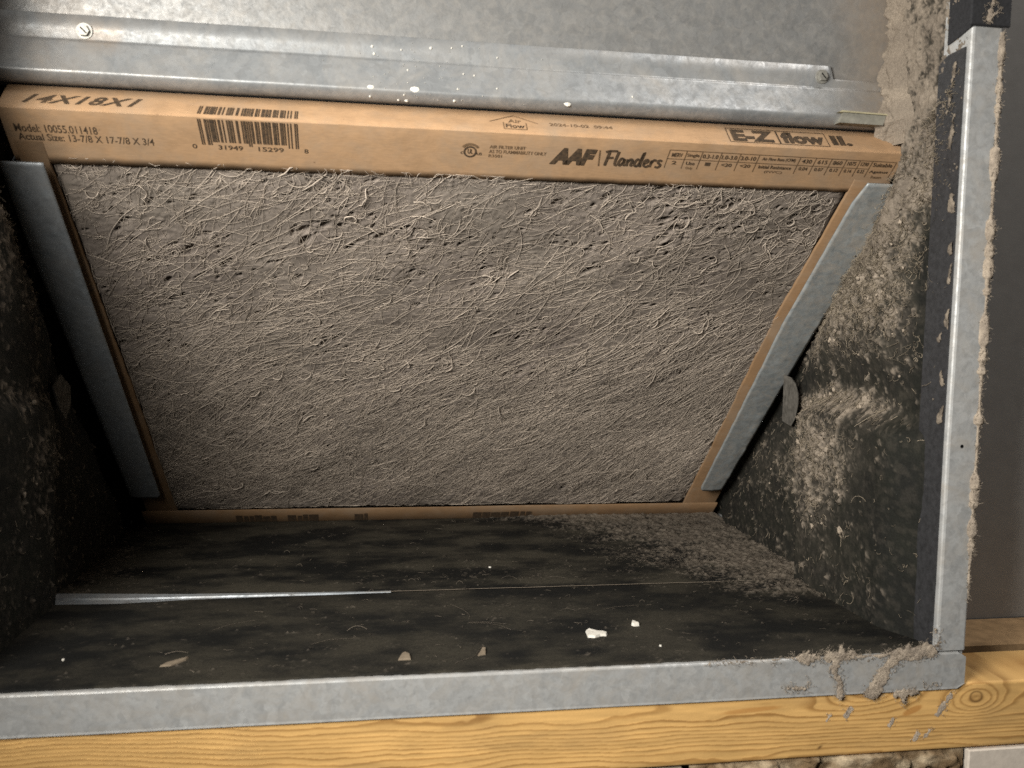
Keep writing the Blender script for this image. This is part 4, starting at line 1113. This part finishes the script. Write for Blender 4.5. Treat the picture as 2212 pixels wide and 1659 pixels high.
lint_sheet('lint', [((11.25, 12.2), (11.4, 12.9), .09, .05), ((11.45, 12.35), (11.3, 12.2), .05, .05)], (10.9, 11.75, 12.08, 13.6), 'lint smear on the black foam above the right flange', y0=-.08, k=9)
# dusty drape in the upper right corner, between panel, rail and wall
def corner_drape():
    t = np.linspace(0, 1, 60); z = np.linspace(10.3, 14.0, 150); Tt, Zz = np.meshgrid(t, z)
    wd = np.interp(z, [10.3, 10.9, 11.6, 12.6, 14], [.25, .40, .28, .12, .14])[:, None] + .30 * (fbm(Zz * 1.6, Tt * 1.5, 3, 3) - .5) + .22 * (fbm(Zz * 7, Tt * 4, 3, 1) - .5)
    X = 11.02 - wd * (1 - Tt) - .20 * np.sin(math.pi * Tt) * 0
    Yb = np.interp(Zz, [10.3, 10.79, 11.48, 11.9, 14], [2.6, 2.33, 2.55, 2.66, 2.66])
    Y = Yb - .02 - .55 * Tt ** 2.2 - (.20 * (fbm(X * 4.0, Zz * 3.2 + Tt, 5, 5, .6) - .25)) * sstep(0, .35, Tt) + .05 * (1 - sstep(0, .10, Tt))
    col = mixc(DUST2 * .70, DUST * .95, fbm(X * 3, Zz * 3, 4, 2))
    o = grid('lint', np.stack([X, Y, Zz], -1), LINT, None, col, flip=False); tag(o, 'thick grey lint blanket in the upper right corner behind the flange', 'lint', None, 'stuff')
corner_drape()

# ------------------------------------------------------------------ chips and flecks
def chip(name, pts, h, label, cat, z0, mat=WHITE, group=None):
    pts = np.array(pts, float); c = pts.mean(0); n = len(pts); V = []
    for p in pts: V.append((p[0], p[1], z0))
    for i, p in enumerate(pts):
        q = c + (p - c) * .9; V.append((q[0], q[1], z0 + h * (.75 + .5 * random.random())))
    V.append((c[0], c[1], z0 + h * 1.15))
    Fc = [tuple(range(n - 1, -1, -1))] + [(i, (i + 1) % n, n + (i + 1) % n, n + i) for i in range(n)] + [(n + i, n + (i + 1) % n, 2 * n) for i in range(n)]
    o = obj(name, V, Fc, mat); tag(o, label, cat, group); return o
def fz(x, y): return float(floor_h(np.array([x]), np.array([y]))[0][0]) + (.03 if y < 4.75 else 0) + .004
def blob(x, y, r, n=8, sx=1, sy=1, sd=0):
    g = random.Random(sd); return [(x + r * sx * math.cos(2 * math.pi * i / n) * g.uniform(.7, 1.15), y + r * sy * math.sin(2 * math.pi * i / n) * g.uniform(.7, 1.15)) for i in range(n)]
chip('plaster_chip', [(4.28, 1.42), (4.42, 1.38), (4.55, 1.46), (4.68, 1.46), (4.73, 1.56), (4.66, 1.66), (4.52, 1.66), (4.38, 1.80), (4.31, 1.74)], .05, 'largest white flat plaster chip on the black floor lining', 'chip', fz(4.5, 1.6), group='plaster chips on the floor')
chip('plaster_chip', blob(5.45, 2.02, .085, 9, 1, 1.5, 3), .06, 'small crumbly white plaster chip beyond the largest one', 'chip', fz(5.45, 2.0), group='plaster chips on the floor')
chip('plaster_chip', blob(5.61, .82, .028, 7, 1, 1.3, 4), .025, 'tiny white plaster speck nearest the sill', 'chip', fz(5.61, .82), group='plaster chips on the floor')
TANL = mat_plain('tan_flake', (.20, .16, .115), .9, .2, .25, 9)
chip('dust_flake', [(.46, .66), (.70, .66), (.68, .88), (.60, 1.02), (.54, .94)], .04, 'tan dust flake on the floor lining near the middle of the sill', 'flake', fz(.58, .8), TANL, 'dust flakes on the floor')
chip('dust_flake', [(1.96, .72), (2.12, .78), (2.16, 1.08), (2.10, 1.10), (2.04, .92)], .03, 'thin tan dust flake right of the middle flake', 'flake', fz(2.08, .9), TANL, 'dust flakes on the floor')
chip('dust_flake', [(-3.82, .84), (-3.62, .86), (-3.40, 1.10), (-3.38, 1.22), (-3.58, 1.12), (-3.74, 1.0)], .03, 'brownish dust flake on the left front floor lining', 'flake', fz(-3.6, 1.0), TANL, 'dust flakes on the floor')
chip('plaster_chip', blob(-5.61, 1.35, .03, 7, 1, 1.2, 8), .025, 'tiny pale speck alone on the left floor lining', 'chip', fz(-5.61, 1.35), group='plaster chips on the floor')
chip('plaster_chip', blob(2.96, 6.55, .03, 7, 1.3, 1.2, 9), .025, 'tiny pale speck on the rear floor lining', 'chip', fz(2.96, 6.55), group='plaster chips on the floor')
# paint flecks on the rail
def rail_y(z):
    return float(np.interp(z, [10.675, 10.715, 10.765, 10.815, 10.86, 10.90, 11.14, 11.43, 11.48, 11.9], [2.53, 2.46, 2.40, 2.358, 2.342, 2.36, 2.46, 2.545, 2.60, 2.61]))
def fleck_mesh(lst):
    m = MB()
    for x, z, r, st in lst:
        y = rail_y(z); n = 8; g = random.Random(int(x * 100))
        V = [(x + r * st * math.cos(2 * math.pi * i / n) * g.uniform(.75, 1.1), y - .008, z + r * math.sin(2 * math.pi * i / n) * g.uniform(.75, 1.1)) for i in range(n)] + [(x, y - .03, z)]
        V += [(v[0], y + .012, v[2]) for v in V[:n]]
        m.add(V, [(i, (i + 1) % n, n) for i in range(n)] + [(i, (i + 1) % n, n + 1 + (i + 1) % n, n + 1 + i) for i in range(n)])
    return m
for (x, z, r, st), lb in zip([(-.12, 10.885, .045, 1.6), (.73, 10.885, .062, 1.8), (3.81, 10.79, .05, 1.5)],
                             ['left white paint fleck on the lower bend of the top rail', 'largest white paint fleck on the bend of the top rail', 'white paint fleck on the top rail right of the middle']):
    o = fleck_mesh([(x, z, r, st)]).build('paint_fleck', WHITE); tag(o, lb, 'fleck', 'paint flecks on the top rail')
small = [(.42, 10.70, .025, 1), (.58, 10.70, .032, 1.2), (1.52, 10.735, .025, 1.2), (-.10, 11.73, .028, 1), (1.05, 11.77, .03, 1), (-.06, 11.59, .028, 1), (.47, 11.70, .02, 1), (1.47, 11.80, .018, 1), (1.68, 11.85, .02, 1), (2.39, 11.67, .018, 1), (.60, 11.29, .02, 1), (1.70, 11.28, .02, 1), (1.92, 11.26, .02, 1), (2.37, 11.01, .02, 1), (1.58, 10.95, .02, 1), (.53, 10.78, .02, 1), (-.13, 10.73, .025, 1), (5.17, 11.01, .02, 1)]
g = random.Random(9)
small += [(g.gauss(1.0, .9), g.uniform(10.72, 11.85), g.uniform(.005, .010), 1) for _ in range(50)]
o = fleck_mesh(small).build('paint_flecks', WHITE); tag(o, 'tiny white paint specks sprayed over the top rail', 'flecks', None, 'stuff')
